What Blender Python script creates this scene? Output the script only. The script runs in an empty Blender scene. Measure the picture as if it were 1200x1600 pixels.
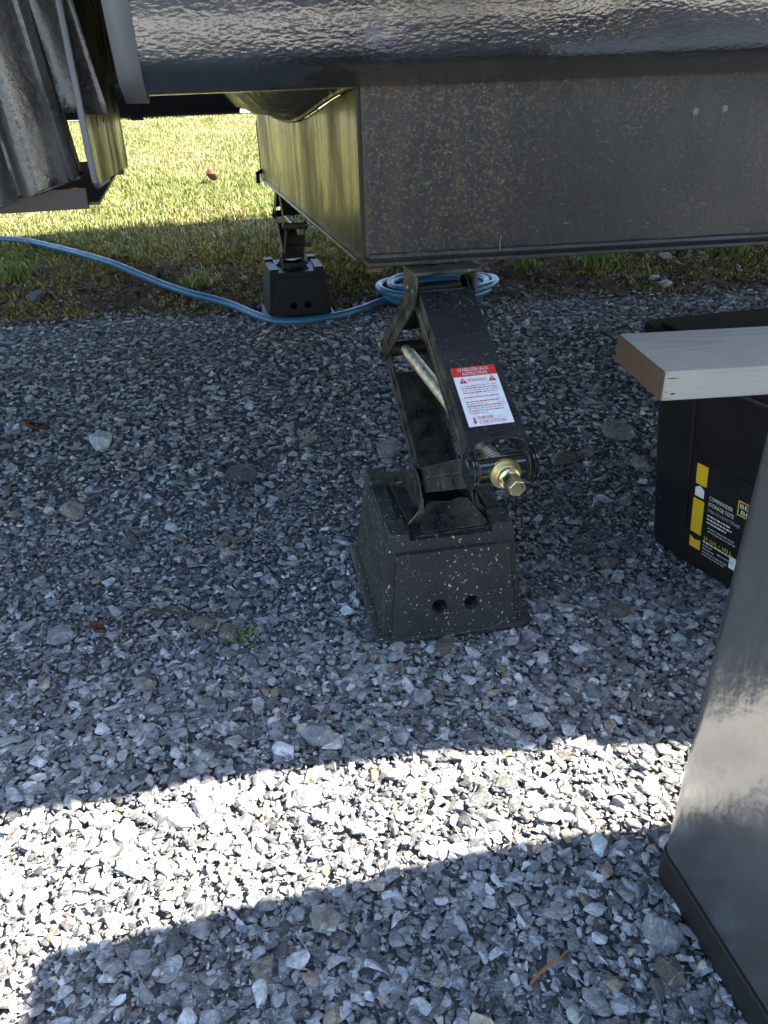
import bpy, bmesh, math, random
import numpy as np
from mathutils import Vector, Matrix

random.seed(7)
rng = np.random.default_rng(11)
scene = bpy.context.scene
C = scene.collection
rad = math.radians

# ---------------------------------------------------------------- camera
def camera_axes(yaw, pitch, roll):
    y, p, r = rad(yaw), rad(pitch), rad(roll)
    f = Vector((math.sin(y)*math.cos(p), math.cos(y)*math.cos(p), -math.sin(p)))
    rt = Vector((math.cos(y), -math.sin(y), 0)); up = rt.cross(f)
    return rt*math.cos(r) - up*math.sin(r), up*math.cos(r) + rt*math.sin(r), f
rt, up, fw = camera_axes(12.5, 30.0, 1.7)
cam = bpy.data.cameras.new('camera'); cam.sensor_fit = 'VERTICAL'
cam.sensor_height = 32; cam.sensor_width = 24; cam.lens = 24
cam.clip_start = .02; cam.clip_end = 2000
camo = bpy.data.objects.new('camera', cam); C.objects.link(camo)
camo.matrix_world = Matrix(((rt.x, up.x, -fw.x, 0), (rt.y, up.y, -fw.y, 0), (rt.z, up.z, -fw.z, .95), (0, 0, 0, 1)))
scene.camera = camo

# ---------------------------------------------------------------- light
SUN_EL = rad(49)
SUN_AZ = math.atan2(1.0, -.10)              # from +X, a touch from the camera side
to_sun = Vector((math.sin(SUN_AZ)*math.cos(SUN_EL), math.cos(SUN_AZ)*math.cos(SUN_EL), math.sin(SUN_EL)))
world = bpy.data.worlds.new('World'); scene.world = world; world.use_nodes = True
wn = world.node_tree.nodes; wl = world.node_tree.links
bg = wn['Background']
sky = wn.new('ShaderNodeTexSky'); sky.sky_type = 'NISHITA'; sky.sun_disc = False
sky.sun_elevation = SUN_EL; sky.sun_rotation = SUN_AZ
wl.new(sky.outputs[0], bg.inputs[0]); bg.inputs[1].default_value = .102
sun = bpy.data.lights.new('sun', 'SUN'); sun.energy = 5.0; sun.angle = rad(.53); sun.color = (1, .93, .80)
suno = bpy.data.objects.new('sun', sun); C.objects.link(suno)
suno.rotation_euler = to_sun.to_track_quat('Z', 'Y').to_euler(); suno.location = to_sun*20
vs = scene.view_settings
vs.view_transform = 'Standard'; vs.look = 'None'; vs.exposure = 2.55; vs.gamma = 1; vs.use_curve_mapping = False
scene.cycles.use_denoising = True
scene.cycles.max_bounces = 8

# ---------------------------------------------------------------- node helpers
class Mat:
    def __init__(s, name, col=(.5, .5, .5), rough=.5, metal=0., spec=.5, coat=0.):
        s.m = bpy.data.materials.new(name); s.m.use_nodes = True
        s.n = s.m.node_tree.nodes; s.l = s.m.node_tree.links
        s.b = s.n['Principled BSDF']
        s.b.inputs['Base Color'].default_value = (*col, 1)
        s.b.inputs['Roughness'].default_value = rough
        s.b.inputs['Metallic'].default_value = metal
        s.b.inputs['Specular IOR Level'].default_value = spec
        s.b.inputs['Coat Weight'].default_value = coat
        s.tc = s.n.new('ShaderNodeTexCoord').outputs['Object']
    def node(s, t, **kw):
        n = s.n.new(t)
        for k, v in kw.items():
            if hasattr(n, k): setattr(n, k, v)
        return n
    def set(s, sock, v):
        if hasattr(v, 'is_linked'): s.l.new(v, sock)
        elif isinstance(v, tuple) and len(v) == 3 and sock.type == 'RGBA': sock.default_value = (*v, 1)
        else: sock.default_value = v
    def mapping(s, scale=(1, 1, 1), rot=(0, 0, 0), vec=None):
        n = s.n.new('ShaderNodeMapping'); s.l.new(vec or s.tc, n.inputs[0])
        n.inputs['Scale'].default_value = scale; n.inputs['Rotation'].default_value = rot
        return n.outputs[0]
    def noise(s, scale, detail=4, rough=.55, vec=None, dist=0.):
        n = s.n.new('ShaderNodeTexNoise'); s.l.new(vec or s.tc, n.inputs['Vector'])
        n.inputs['Scale'].default_value = scale; n.inputs['Detail'].default_value = detail
        n.inputs['Roughness'].default_value = rough; n.inputs['Distortion'].default_value = dist
        return n.outputs['Fac']
    def voronoi(s, scale, vec=None, feature='F1', out='Distance', rnd=1.):
        n = s.n.new('ShaderNodeTexVoronoi'); n.feature = feature; s.l.new(vec or s.tc, n.inputs['Vector'])
        n.inputs['Scale'].default_value = scale; n.inputs['Randomness'].default_value = rnd
        return n.outputs[out]
    def ramp(s, fac, stops, interp='LINEAR'):
        n = s.n.new('ShaderNodeValToRGB'); s.l.new(fac, n.inputs[0]); cr = n.color_ramp; cr.interpolation = interp
        while len(cr.elements) < len(stops): cr.elements.new(.5)
        for e, (p, c) in zip(cr.elements, stops):
            e.position = p; e.color = (*c, 1) if isinstance(c, tuple) else (c, c, c, 1)
        return n.outputs[0]
    def mix(s, fac, a, b, blend='MIX'):
        n = s.n.new('ShaderNodeMix'); n.data_type = 'RGBA'; n.blend_type = blend
        s.set(n.inputs[0], fac); s.set(n.inputs[6], a); s.set(n.inputs[7], b)
        return n.outputs[2]
    def math(s, op, a, b=0.):
        n = s.n.new('ShaderNodeMath'); n.operation = op
        s.set(n.inputs[0], a); s.set(n.inputs[1], b); return n.outputs[0]
    def bump(s, h, strength=.3, dist=.01, prev=None):
        n = s.n.new('ShaderNodeBump'); n.inputs['Strength'].default_value = strength; n.inputs['Distance'].default_value = dist
        s.l.new(h, n.inputs['Height'])
        if prev: s.l.new(prev, n.inputs['Normal'])
        s.l.new(n.outputs[0], s.b.inputs['Normal']); return n.outputs[0]
    def col(s, v): s.set(s.b.inputs['Base Color'], v)
    def rough(s, v): s.set(s.b.inputs['Roughness'], v)
    def attr(s, name):
        n = s.n.new('ShaderNodeAttribute'); n.attribute_name = name; return n.outputs['Color']
    def sep(s, vec=None):
        n = s.n.new('ShaderNodeSeparateXYZ'); s.l.new(vec or s.tc, n.inputs[0]); return n.outputs

def plain(name, col, rough=.5, metal=0., spec=.5, coat=0.): return Mat(name, col, rough, metal, spec, coat).m

# ---------------------------------------------------------------- materials
def mk_tube():
    m = Mat('textured gloss coating', (.012, .013, .015), .24, 0, 1., .7); m.b.inputs['Coat Roughness'].default_value = .10
    big = m.noise(7, 3)
    m.col(m.mix(m.ramp(m.noise(40, 5), [(.52, 0.), (.75, 1.)]), (.018, .019, .021), (.048, .043, .036)))
    m.rough(m.ramp(big, [(.3, .12), (.7, .24)])); m.b.inputs['IOR'].default_value = 2.5
    v = m.mapping((.55, 1, 1))
    p = m.bump(m.noise(210, 1.5, .4, v), .19, .004)
    m.bump(m.noise(60, 1, .4, v), .12, .006, p)
    return m.m
def mk_web():
    m = Mat('scuffed black frame paint', (.03, .033, .04), .42, 0, .32)
    base = m.mix(m.noise(5, 4), (.017, .017, .018), (.030, .029, .028))
    patch = m.ramp(m.noise(2.6, 4, .55, m.mapping((1, 1, .6))), [(.36, 0.), (.66, 1.)])
    fleck = m.ramp(m.noise(190, 6, .8), [(.52, 0.), (.64, 1.)])
    streak = m.ramp(m.noise(30, 3, .5, m.mapping((1, 1, .06))), [(.50, 0.), (.70, .8)])
    dirt = m.math('MULTIPLY', patch, fleck)
    c = m.mix(dirt, base, (.16, .115, .055))
    c = m.mix(m.math('MULTIPLY', m.math('MULTIPLY', patch, streak), .45), c, (.075, .054, .028))
    sc = m.ramp(m.noise(85, 3, .6, m.mapping((.4, 1, 1.5), (0, .6, 0)), 2.0), [(.675, 0.), (.70, 1.)])
    c = m.mix(m.math('MULTIPLY', sc, .6), c, (.17, .165, .15))
    m.col(c); m.rough(m.ramp(m.noise(12, 5), [(.3, .34), (.7, .58)]))
    m.bump(m.noise(160, 3), .25, .002)
    return m.m
def mk_plate():
    m = Mat('glossy black plate with dried streaks', (.02, .02, .02), .2, 0, .22, 0.)
    st = m.ramp(m.noise(16, 4, .55, m.mapping((1, 1, .07))), [(.40, 0.), (.70, 1.)])
    bl = m.ramp(m.noise(4.5, 4, .6, m.mapping((1, 1, .8))), [(.46, 0.), (.64, 1.)])
    c = m.mix(st, (.040, .033, .020), (.020, .017, .012))
    m.col(m.mix(m.math('MULTIPLY', bl, .8), c, (.030, .019, .011)))
    m.rough(m.mix(m.math('MULTIPLY', bl, .7), m.ramp(st, [(0., .20), (1., .42)]), (.55, .55, .55)))
    m.b.inputs['Coat Roughness'].default_value = .16
    m.bump(m.noise(22, 3, .5, m.mapping((1, 1, .2))), .08, .01)
    return m.m
def mk_jack():
    m = Mat('dusty black jack enamel', (.015, .016, .018), .3, 0, .5)
    dust = m.ramp(m.noise(26, 5, .65), [(.38, 0.), (.72, 1.)])
    spk = m.ramp(m.noise(190, 3, .6), [(.64, 0.), (.70, 1.)])
    c = m.mix(m.math('MULTIPLY', dust, .55), (.014, .014, .015), (.115, .098, .066))  # dust, its olive tone also standing in for reflections on the side flanges
    c = m.mix(m.math('MULTIPLY', spk, .8), c, (.25, .26, .27))
    rust = m.ramp(m.noise(17, 5, .7), [(.66, 0.), (.74, 1.)])
    c = m.mix(m.math('MULTIPLY', rust, .6), c, (.10, .045, .018))
    m.col(c); m.rough(m.ramp(dust, [(0., .24), (1., .6)]))
    m.bump(m.noise(120, 3), .2, .002)
    return m.m
def mk_block():
    m = Mat('speckled recycled black plastic', (.03, .03, .032), .55, 0, .28)
    base = m.mix(m.noise(14, 6, .7), (.011, .012, .014), (.036, .035, .034))
    dust = m.ramp(m.noise(6, 4, .6), [(.35, 0.), (.8, .7)])
    base = m.mix(m.math('MULTIPLY', dust, .7), base, (.046, .043, .039))
    vec = m.mix(.035, m.tc, m.n.new('ShaderNodeTexNoise').outputs['Color'])
    cols = m.voronoi(300, m.mapping((1, 1, .75), vec=vec), out='Color')
    d = m.voronoi(300, m.mapping((1, 1, .75), vec=vec))
    s = m.sep(cols)
    pick = m.math('LESS_THAN', s[0], .13)
    near = m.math('LESS_THAN', d, m.math('MULTIPLY', s[2], .55))
    base = m.mix(m.math('MULTIPLY', m.ramp(m.noise(330, 3, .7), [(.54, 0.), (.66, 1.)]), .4), base, (.12, .115, .105))
    tint = m.ramp(s[1], [(0., (.42, .42, .41)), (.62, (.6, .6, .58)), (.63, (.10, .22, .34)), (.86, (.16, .3, .36)), (.87, (.55, .36, .22)), (1., (.6, .5, .4))], 'CONSTANT')
    m.col(m.mix(m.math('MULTIPLY', pick, near), base, tint))
    m.rough(m.ramp(m.noise(20, 4), [(.3, .42), (.7, .66)]))
    m.bump(m.noise(90, 5, .6), .3, .003)
    return m.m
def mk_wood():
    m = Mat('weathered pale timber', (.5, .45, .4), .7, 0, .3)
    sx = m.sep()
    n1 = m.math('MULTIPLY', m.math('SUBTRACT', m.noise(3.2, 2, .5, m.mapping((1, 2, 1))), .5), .055)
    yy = m.math('ADD', m.math('SUBTRACT', sx[1], .145), n1)
    zz = m.math('ADD', m.math('MULTIPLY', m.math('ADD', sx[2], -.012), 1.), m.math('MULTIPLY', sx[0], .05))
    r2 = m.math('SQRT', m.math('ADD', m.math('MULTIPLY', yy, yy), m.math('MULTIPLY', zz, zz)))
    ph = m.math('FRACT', m.math('MULTIPLY', r2, 82.))
    grain = m.ramp(ph, [(0., 0.), (.45, .05), (.86, .9), (.95, 1.), (1., 0.)])
    fine = m.noise(9, 5, .7, m.mapping((2.5, 70, 70)))
    blotch = m.noise(7, 4, .6, m.mapping((.7, 2, 2)))
    c = m.mix(blotch, (.44, .42, .39), (.54, .495, .435))
    c = m.mix(m.math('MULTIPLY', grain, .34), c, (.26, .22, .18))
    c = m.mix(m.math('MULTIPLY', m.ramp(fine, [(.5, 0.), (.72, 1.)]), .5), c, (.31, .275, .24))
    m.col(c); m.bump(m.math('ADD', fine, m.math('MULTIPLY', grain, -.5)), .4, .002)
    return m.m
def mk_endgrain():
    m = Mat('sawn timber end grain', (.3, .22, .15), .85, 0, .2)
    w = m.node('ShaderNodeTexWave', wave_type='RINGS', rings_direction='X')
    m.l.new(m.mapping((1, 34, 34)), w.inputs[0]); w.inputs['Scale'].default_value = 2.4; w.inputs['Distortion'].default_value = 1.
    c = m.mix(w.outputs['Fac'], (.19, .125, .080), (.10, .064, .040))
    m.col(m.mix(m.ramp(m.noise(120, 4, .7), [(.5, 0.), (.8, .6)]), c, (.30, .22, .15))); m.bump(m.noise(260, 4, .7), .6, .003)
    return m.m
def mk_tote():
    m = Mat('dusty black tote plastic', (.012, .012, .013), .38, 0, .4)
    spk = m.ramp(m.noise(120, 3, .6), [(.67, 0.), (.71, 1.)])
    m.col(m.mix(m.math('MULTIPLY', spk, .5), (.011, .011, .012), (.14, .14, .13)))
    m.rough(m.ramp(m.noise(9, 4), [(.3, .3), (.7, .5)])); m.bump(m.noise(50, 2), .06, .004)
    return m.m
def mk_cabinet():
    m = Mat('black lacquered sheet metal', (.030, .031, .034), .3, 0, 1., .5); m.b.inputs['Coat Roughness'].default_value = .2
    m.rough(m.ramp(m.noise(5, 4, .6), [(.3, .20), (.7, .32)])); m.b.inputs['IOR'].default_value = 2.4
    spk = m.ramp(m.noise(70, 3, .6), [(.71, 0.), (.74, 1.)])
    m.col(m.mix(m.math('MULTIPLY', spk, .35), (.042, .042, .043), (.25, .25, .24)))
    p = m.bump(m.noise(32, 3, .5, m.mapping((1, 1, .8), (.5, 0, 0))), .17, .010)
    m.bump(m.noise(150, 2), .06, .002, p)
    return m.m
def mk_hose():
    m = Mat('blue vinyl hose', (.05, .22, .42), .32, 0, .5)
    m.col(m.mix(m.ramp(m.noise(8, 5, .7), [(.4, 0.), (.8, .7)]), (.028, .130, .245), (.08, .16, .225)))
    m.rough(m.ramp(m.noise(25, 4), [(.3, .26), (.7, .5)]))
    return m.m
def mk_gravel(name='crushed grey limestone'):
    m = Mat(name, (.25, .25, .26), .75, 0, .35)
    a = m.attr('Col')
    mott = m.ramp(m.noise(75, 5, .7), [(.25, .45), (.5, .92), (.78, 1.65)])
    c = m.mix(1., a, mott, 'MULTIPLY')
    vein = m.ramp(m.noise(38, 4, .6, m.mapping((1, 2.3, .7), (.6, .3, .9)), 1.8), [(.585, 0.), (.615, 1.), (.65, 0.)])
    c = m.mix(m.math('MULTIPLY', vein, .55), c, (.60, .61, .63))
    m.col(c); m.rough(m.ramp(m.noise(30, 3), [(.3, .55), (.7, .85)]))
    p = m.bump(m.noise(230, 5, .7), .7, .004); m.bump(m.noise(70, 3, .6, m.mapping((1, 1.8, .8), (.6, .3, .9))), .6, .008, p)
    return m.m
def mk_gravel_ground():
    m = Mat('gravel bed', (.13, .13, .14), .9, 0, .2)
    s = m.sep(m.voronoi(60, out='Color'))
    c = m.ramp(s[0], [(0., (.09, .088, .085)), (.5, (.15, .15, .15)), (1., (.26, .26, .26))])
    c = m.mix(m.ramp(m.noise(9, 5), [(.4, 0.), (.7, .6)]), c, (.12, .113, .104))
    m.col(c); m.bump(m.voronoi(60), -.9, .012)
    return m.m
def mk_dirt():
    m = Mat('bare soil with moss', (.06, .045, .03), .95, 0, .15)
    n1 = m.noise(14, 6, .7); n2 = m.noise(70, 6, .75)
    soil = m.mix(n2, (.075, .05, .036), (.33, .235, .17))
    soil = m.mix(m.ramp(m.voronoi(75, out='Color'), [(.75, 0.), (.8, .7)]), soil, (.17, .15, .13))
    moss = m.mix(n2, (.30, .21, .04), (.19, .21, .06))
    g = m.attr('Col')
    k = m.ramp(m.math('ADD', m.math('MULTIPLY', m.sep(g)[0], 1.), m.math('MULTIPLY', m.math('SUBTRACT', n1, .5), 1.7)), [(.42, 0.), (.60, 1.)])
    turf = m.mix(n2, (.10, .12, .03), (.24, .22, .09))
    k2 = m.sep(g)[1]
    c = m.mix(k, soil, moss); c = m.mix(k2, c, turf)
    m.col(c); p = m.bump(m.noise(28, 6, .75), .9, .04); m.bump(n2, .8, .015, p)
    return m.m
def mk_attr(name, rough=.6, spec=.3, trans=0.):
    m = Mat(name, (.2, .2, .2), rough, 0, spec); m.col(m.attr('Col'))
    if trans: m.b.inputs['Subsurface Weight'].default_value = 0
    return m.m
def mk_rod():
    m = Mat('dull galvanised thread', (.42, .37, .27), .42, .85, .5)
    m.col(m.mix(m.ramp(m.noise(60, 5, .7), [(.4, 0.), (.7, 1.)]), (.50, .45, .33), (.16, .12, .08)))
    return m.m
def mk_zinc():
    m = Mat('yellow zinc plating', (.80, .68, .36), .28, 1., .5)
    m.col(m.mix(m.noise(70, 4, .7), (.84, .78, .52), (.58, .50, .28))); m.rough(m.ramp(m.noise(40, 3), [(.3, .22), (.7, .42)]))
    return m.m
def mk_sheet():
    m = Mat('dusty moulded black plastic', (.05, .05, .05), .3, 0, .9)
    d = m.ramp(m.noise(11, 5, .65), [(.3, 0.), (.75, 1.)])
    f = m.ramp(m.noise(130, 4, .7), [(.52, 0.), (.68, 1.)])
    c = m.mix(m.math('MULTIPLY', d, .8), (.022, .022, .022), (.085, .08, .072))
    m.col(m.mix(m.math('MULTIPLY', f, .35), c, (.20, .19, .17))); m.rough(m.ramp(d, [(0., .20), (1., .42)]))
    p = m.bump(m.noise(110, 3), .35, .003); m.bump(m.noise(14, 2, .5, m.mapping((1, 1, .25))), .5, .02, p)
    return m.m

def mk_jackface():
    m = Mat('black jack enamel, top faces', (.012, .012, .014), .26, 0, .5)
    spk = m.ramp(m.noise(210, 3, .6), [(.62, 0.), (.68, 1.)]); sm = m.ramp(m.noise(45, 4, .6), [(.6, 0.), (.75, 1.)])
    c = m.mix(m.math('MULTIPLY', spk, .45), (.012, .012, .014), (.20, .21, .22))
    c = m.mix(m.math('MULTIPLY', sm, .35), c, (.09, .09, .09))
    m.col(c); m.rough(m.ramp(m.noise(30, 4), [(.3, .2), (.7, .42)])); m.bump(m.noise(120, 3), .15, .002)
    return m.m
M_jackface = mk_jackface()
M_tube, M_web, M_plate, M_jack, M_block = mk_tube(), mk_web(), mk_plate(), mk_jack(), mk_block()
M_wood, M_end, M_tote, M_cab, M_hose = mk_wood(), mk_endgrain(), mk_tote(), mk_cabinet(), mk_hose()
M_gravel, M_bed, M_dirt, M_rod, M_zinc, M_sheet = mk_gravel(), mk_gravel_ground(), mk_dirt(), mk_rod(), mk_zinc(), mk_sheet()
M_grass = mk_attr('grass blades', .55, .3)
M_litter = mk_attr('leaf litter', .8, .2)
M_black = plain('plain black steel', (.012, .012, .013), .32)
M_hub = plain('shiny black hub', (.014, .016, .02), .16, 0, .7)
M_grey = plain('grey coated steel ring', (.115, .122, .135), .42, 0, .5)
M_plinth = plain('matt black plinth', (.014, .013, .013), .55)
_m = Mat('white sticker', (.72, .74, .78), .4)
_m.col(_m.mix(_m.ramp(_m.noise(60, 5, .7), [(.48, 0.), (.72, .8)]), (.72, .73, .75), (.47, .43, .35))); M_white = _m.m
M_red = plain('red print', (.55, .03, .025), .45)
M_whiteprint = plain('white print', (.72, .72, .70), .5)
M_greyprint = plain('grey print', (.34, .34, .34), .5)
M_yellow = plain('yellow print', (.72, .44, .02), .45)
M_body = plain('off white siding', (.62, .60, .56), .45)
M_under = plain('black underbelly sheet', (.02, .02, .02), .6)
M_rust_speck = plain('rusted steel and sun speck', (.09, .042, .022), .85)
M_drop = plain('chalky spatter', (.15, .145, .12), .9)
M_dripm = plain('faint run mark', (.13, .125, .10), .9)
M_twig = plain('dry twig', (.26, .12, .045), .75)
M_twigdark = plain('dark twig', (.05, .034, .022), .85)
M_leaf = plain('dead oak leaf', (.085, .034, .016), .7)
M_hole = plain('unlit hollow', (.006, .006, .006), .9)

# ---------------------------------------------------------------- object helpers
def tag(o, label=None, cat=None, group=None, kind=None):
    if label: o['label'] = label
    if cat: o['category'] = cat
    if group: o['group'] = group
    if kind: o['kind'] = kind
    return o
def empty(name, loc, label=None, cat=None, group=None):
    o = bpy.data.objects.new(name, None); C.objects.link(o); o.location = loc
    o.empty_display_size = .05
    return tag(o, label, cat, group)
def world_loc(o):
    v = Vector((0, 0, 0))
    while o: v += Vector(o.location); o = o.parent
    return v

class MB:
    def __init__(s): s.v = []; s.f = []
    def add(s, verts, faces):
        k = len(s.v); s.v += [tuple(p) for p in verts]; s.f += [tuple(i+k for i in f) for f in faces]; return s
    def hexa(s, p):                       # 8 points: bottom 4 ccw, top 4 ccw
        return s.add(p, [(3, 2, 1, 0), (4, 5, 6, 7), (0, 1, 5, 4), (1, 2, 6, 5), (2, 3, 7, 6), (3, 0, 4, 7)])
    def box(s, x0, x1, y0, y1, z0, z1):
        return s.hexa([(x0, y0, z0), (x1, y0, z0), (x1, y1, z0), (x0, y1, z0), (x0, y0, z1), (x1, y0, z1), (x1, y1, z1), (x0, y1, z1)])
    def prism(s, poly, axis_vec, place):  # poly: 2d list -> place(a,b)->Vector, extruded along axis_vec
        n = len(poly); A = [Vector(place(*q)) for q in poly]; B = [a + Vector(axis_vec) for a in A]
        return s.add(A + B, [tuple(range(n-1, -1, -1)), tuple(range(n, 2*n))] + [(i, (i+1) % n, n+(i+1) % n, n+i) for i in range(n)])
    def lathe(s, P, Q, prof, seg=20):     # prof: list of (t along, r)
        P, Q = Vector(P), Vector(Q); d = (Q-P).normalized()
        a = d.orthogonal().normalized(); b = d.cross(a); k = len(s.v); n = len(prof)
        for t, r in prof:
            for i in range(seg):
                w = 2*math.pi*i/seg; s.v.append(tuple(P + d*t + (a*math.cos(w) + b*math.sin(w))*r))
        for j in range(n-1):
            for i in range(seg):
                s.f.append((k+j*seg+i, k+j*seg+(i+1) % seg, k+(j+1)*seg+(i+1) % seg, k+(j+1)*seg+i))
        s.f.append(tuple(k+i for i in range(seg-1, -1, -1))); s.f.append(tuple(k+(n-1)*seg+i for i in range(seg)))
        return s
    def cyl(s, P, Q, r, seg=20):
        return s.lathe(P, Q, [(0, r), ((Vector(Q)-Vector(P)).length, r)], seg)
    def sweep(s, pts, r, seg=10):
        pts = [Vector(p) for p in pts]; k = len(s.v); n = len(pts); prev = None
        for j, p in enumerate(pts):
            d = (pts[min(j+1, n-1)] - pts[max(j-1, 0)]).normalized()
            a = (prev - d*prev.dot(d)).normalized() if prev else d.orthogonal().normalized()
            prev = a; b = d.cross(a); rr = r[j] if isinstance(r, (list, tuple)) else r
            for i in range(seg):
                w = 2*math.pi*i/seg; s.v.append(tuple(p + (a*math.cos(w)+b*math.sin(w))*rr))
        for j in range(n-1):
            for i in range(seg):
                s.f.append((k+j*seg+i, k+j*seg+(i+1) % seg, k+(j+1)*seg+(i+1) % seg, k+(j+1)*seg+i))
        s.f.append(tuple(k+i for i in range(seg-1, -1, -1))); s.f.append(tuple(k+(n-1)*seg+i for i in range(seg)))
        return s
    def grid(s, pts):                     # 2d list of points
        k = len(s.v); h = len(pts); w = len(pts[0])
        for row in pts: s.v += [tuple(p) for p in row]
        for j in range(h-1):
            for i in range(w-1): s.f.append((k+j*w+i, k+j*w+i+1, k+(j+1)*w+i+1, k+(j+1)*w+i))
        return s
    def build(s, name, mat, parent=None, smooth=False, bevel=0, seg=2, solid=0, subsurf=0, angle=35, fix=True):
        me = bpy.data.meshes.new(name)
        off = world_loc(parent) if parent else Vector((0, 0, 0))
        me.from_pydata([tuple(Vector(p)-off) for p in s.v], [], s.f)
        if fix:
            bm = bmesh.new(); bm.from_mesh(me); bmesh.ops.recalc_face_normals(bm, faces=bm.faces); bm.to_mesh(me); bm.free()
        me.materials.append(mat)
        o = bpy.data.objects.new(name, me); C.objects.link(o); o.parent = parent
        if smooth or bevel:
            me.polygons.foreach_set('use_smooth', [True]*len(me.polygons))
            me.set_sharp_from_angle(angle=rad(angle))
        if solid:
            md = o.modifiers.new('solid', 'SOLIDIFY'); md.thickness = solid; md.offset = 0
        if bevel:
            md = o.modifiers.new('bevel', 'BEVEL'); md.width = bevel; md.segments = seg; md.limit_method = 'ANGLE'; md.angle_limit = rad(40)
            md.harden_normals = True
        if subsurf:
            md = o.modifiers.new('sub', 'SUBSURF'); md.levels = subsurf; md.render_levels = subsurf
        return o

def hash2(x, y, s=0):
    v = np.sin(x*127.1 + y*311.7 + s*74.7)*43758.5453
    return v - np.floor(v)
def vnoise(x, y, s=0):
    x = np.asarray(x, float); y = np.asarray(y, float)
    xi, yi = np.floor(x), np.floor(y); xf, yf = x-xi, y-yi
    u, w = xf*xf*(3-2*xf), yf*yf*(3-2*yf)
    a, b = hash2(xi, yi, s), hash2(xi+1, yi, s); c, d = hash2(xi, yi+1, s), hash2(xi+1, yi+1, s)
    return (a*(1-u)+b*u)*(1-w) + (c*(1-u)+d*u)*w
def fbm(x, y, s=0, o=4):
    t = 0; a = .5
    for i in range(o): t = t + a*vnoise(x*2**i, y*2**i, s+i*7.3); a *= .5
    return t
def smooth01(t): t = np.clip(t, 0, 1); return t*t*(3-2*t)
def edge_y(x): return 3.56 - .17*np.clip(x, -6, 6) + .10*(fbm(np.asarray(x)*1.3, 0*np.asarray(x), 3)-.47)
def terrain(x, y):
    x = np.asarray(x, float); y = np.asarray(y, float)
    t = y - (3.56-.17*np.clip(x, -6, 6))
    z = .10*smooth01(t/.8) + .05*np.clip(t-.6, 0, 8)
    rough = smooth01((t+.02)/.25)*(1-.75*smooth01((t-.9)/.6))
    z = z + rough*.07*(fbm(x*5, y*5, 5)-.47) + rough*.03*(fbm(x*19, y*19, 9)-.47)
    g = 1-smooth01(t/.2)
    return z + g*.022*(fbm(x*2.2, y*2.2, 1, 3)-.44)
def tz(x, y): return float(terrain(np.array([x]), np.array([y]))[0])

def np_mesh(name, V, F, mat, col=None, smooth=False):
    me = bpy.data.meshes.new(name); V = np.asarray(V, np.float32); F = np.asarray(F, np.int32); n = len(F); k = F.shape[1]
    me.vertices.add(len(V)); me.vertices.foreach_set('co', V.ravel())
    me.loops.add(n*k); me.loops.foreach_set('vertex_index', F.ravel())
    me.polygons.add(n); me.polygons.foreach_set('loop_start', np.arange(0, n*k, k, dtype=np.int32))
    try: me.polygons.foreach_set('loop_total', np.full(n, k, np.int32))
    except Exception: pass
    me.update(calc_edges=True)
    if col is not None:
        a = me.color_attributes.new('Col', 'FLOAT_COLOR', 'POINT')
        c4 = np.ones((len(V), 4), np.float32); c4[:, :3] = col; a.data.foreach_set('color', c4.ravel())
    me.polygons.foreach_set('use_smooth', [smooth]*n)
    me.materials.append(mat)
    o = bpy.data.objects.new(name, me); C.objects.link(o); return o

# ================================================================ GROUND
def axis_samples(parts):
    out = []
    for a, b, st in parts: out += list(np.arange(a, b, st))
    out.append(parts[-1][1]); return np.array(out)
gx = axis_samples([(-900, -40, 110), (-40, -6, 4), (-6, -2.6, .5), (-2.6, 4.2, .045), (4.2, 8, .6), (8, 40, 4), (40, 900, 110)])
gy = axis_samples([(-900, -40, 110), (-40, -4, 4), (-4, 3, .4), (3.0, 5.2, .03), (5.2, 13, .2), (13, 40, 3), (40, 900, 110)])
X, Y = np.meshgrid(gx, gy); Z = terrain(X, Y)
Z = np.where(Y < 2.95, Z-.006, Z)
nx, ny = len(gx), len(gy)
I = np.arange(nx*ny).reshape(ny, nx)
F = np.stack([I[:-1, :-1], I[:-1, 1:], I[1:, 1:], I[1:, :-1]], -1).reshape(-1, 4)
T = Y - edge_y(X)
# weights: r = moss, g = turf, gravel faces take the gravel-bed material
moss = np.clip(.20 + .62*smooth01((T-.35)/.6) + .35*(fbm(X*2.3, Y*2.3, 21)-.45), 0, 1)
turf = smooth01((T - 1.0 - .5*(fbm(X*3, Y*3, 31)-.45))/.5)
col = np.stack([moss.ravel(), turf.ravel(), 0*turf.ravel()], -1)
ground = np_mesh('ground', np.stack([X.ravel(), Y.ravel(), Z.ravel()], -1), F, M_bed, col, True)
ground.data.materials.append(M_dirt)
fc = (T[:-1, :-1] + T[1:, 1:]).ravel()/2
ground.data.polygons.foreach_set('material_index', (fc > .0).astype(np.int32))
tag(ground, kind='structure')

# pale track far behind the lawn
tr = [[(x, y, tz(x, y)+.02) for x in np.linspace(-8, 12, 30)] for y in (11.5, 12.0, 12.8)]
M_track = mk_gravel_ground(); M_track.name = 'pale track'
M_track.node_tree.nodes['Principled BSDF'].inputs['Base Color'].default_value = (.45, .44, .42, 1)
for l in list(M_track.node_tree.links):
    if l.to_socket.name == 'Base Color': M_track.node_tree.links.remove(l)
tag(MB().grid(tr).build('track', M_track, smooth=True), kind='structure')

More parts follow.
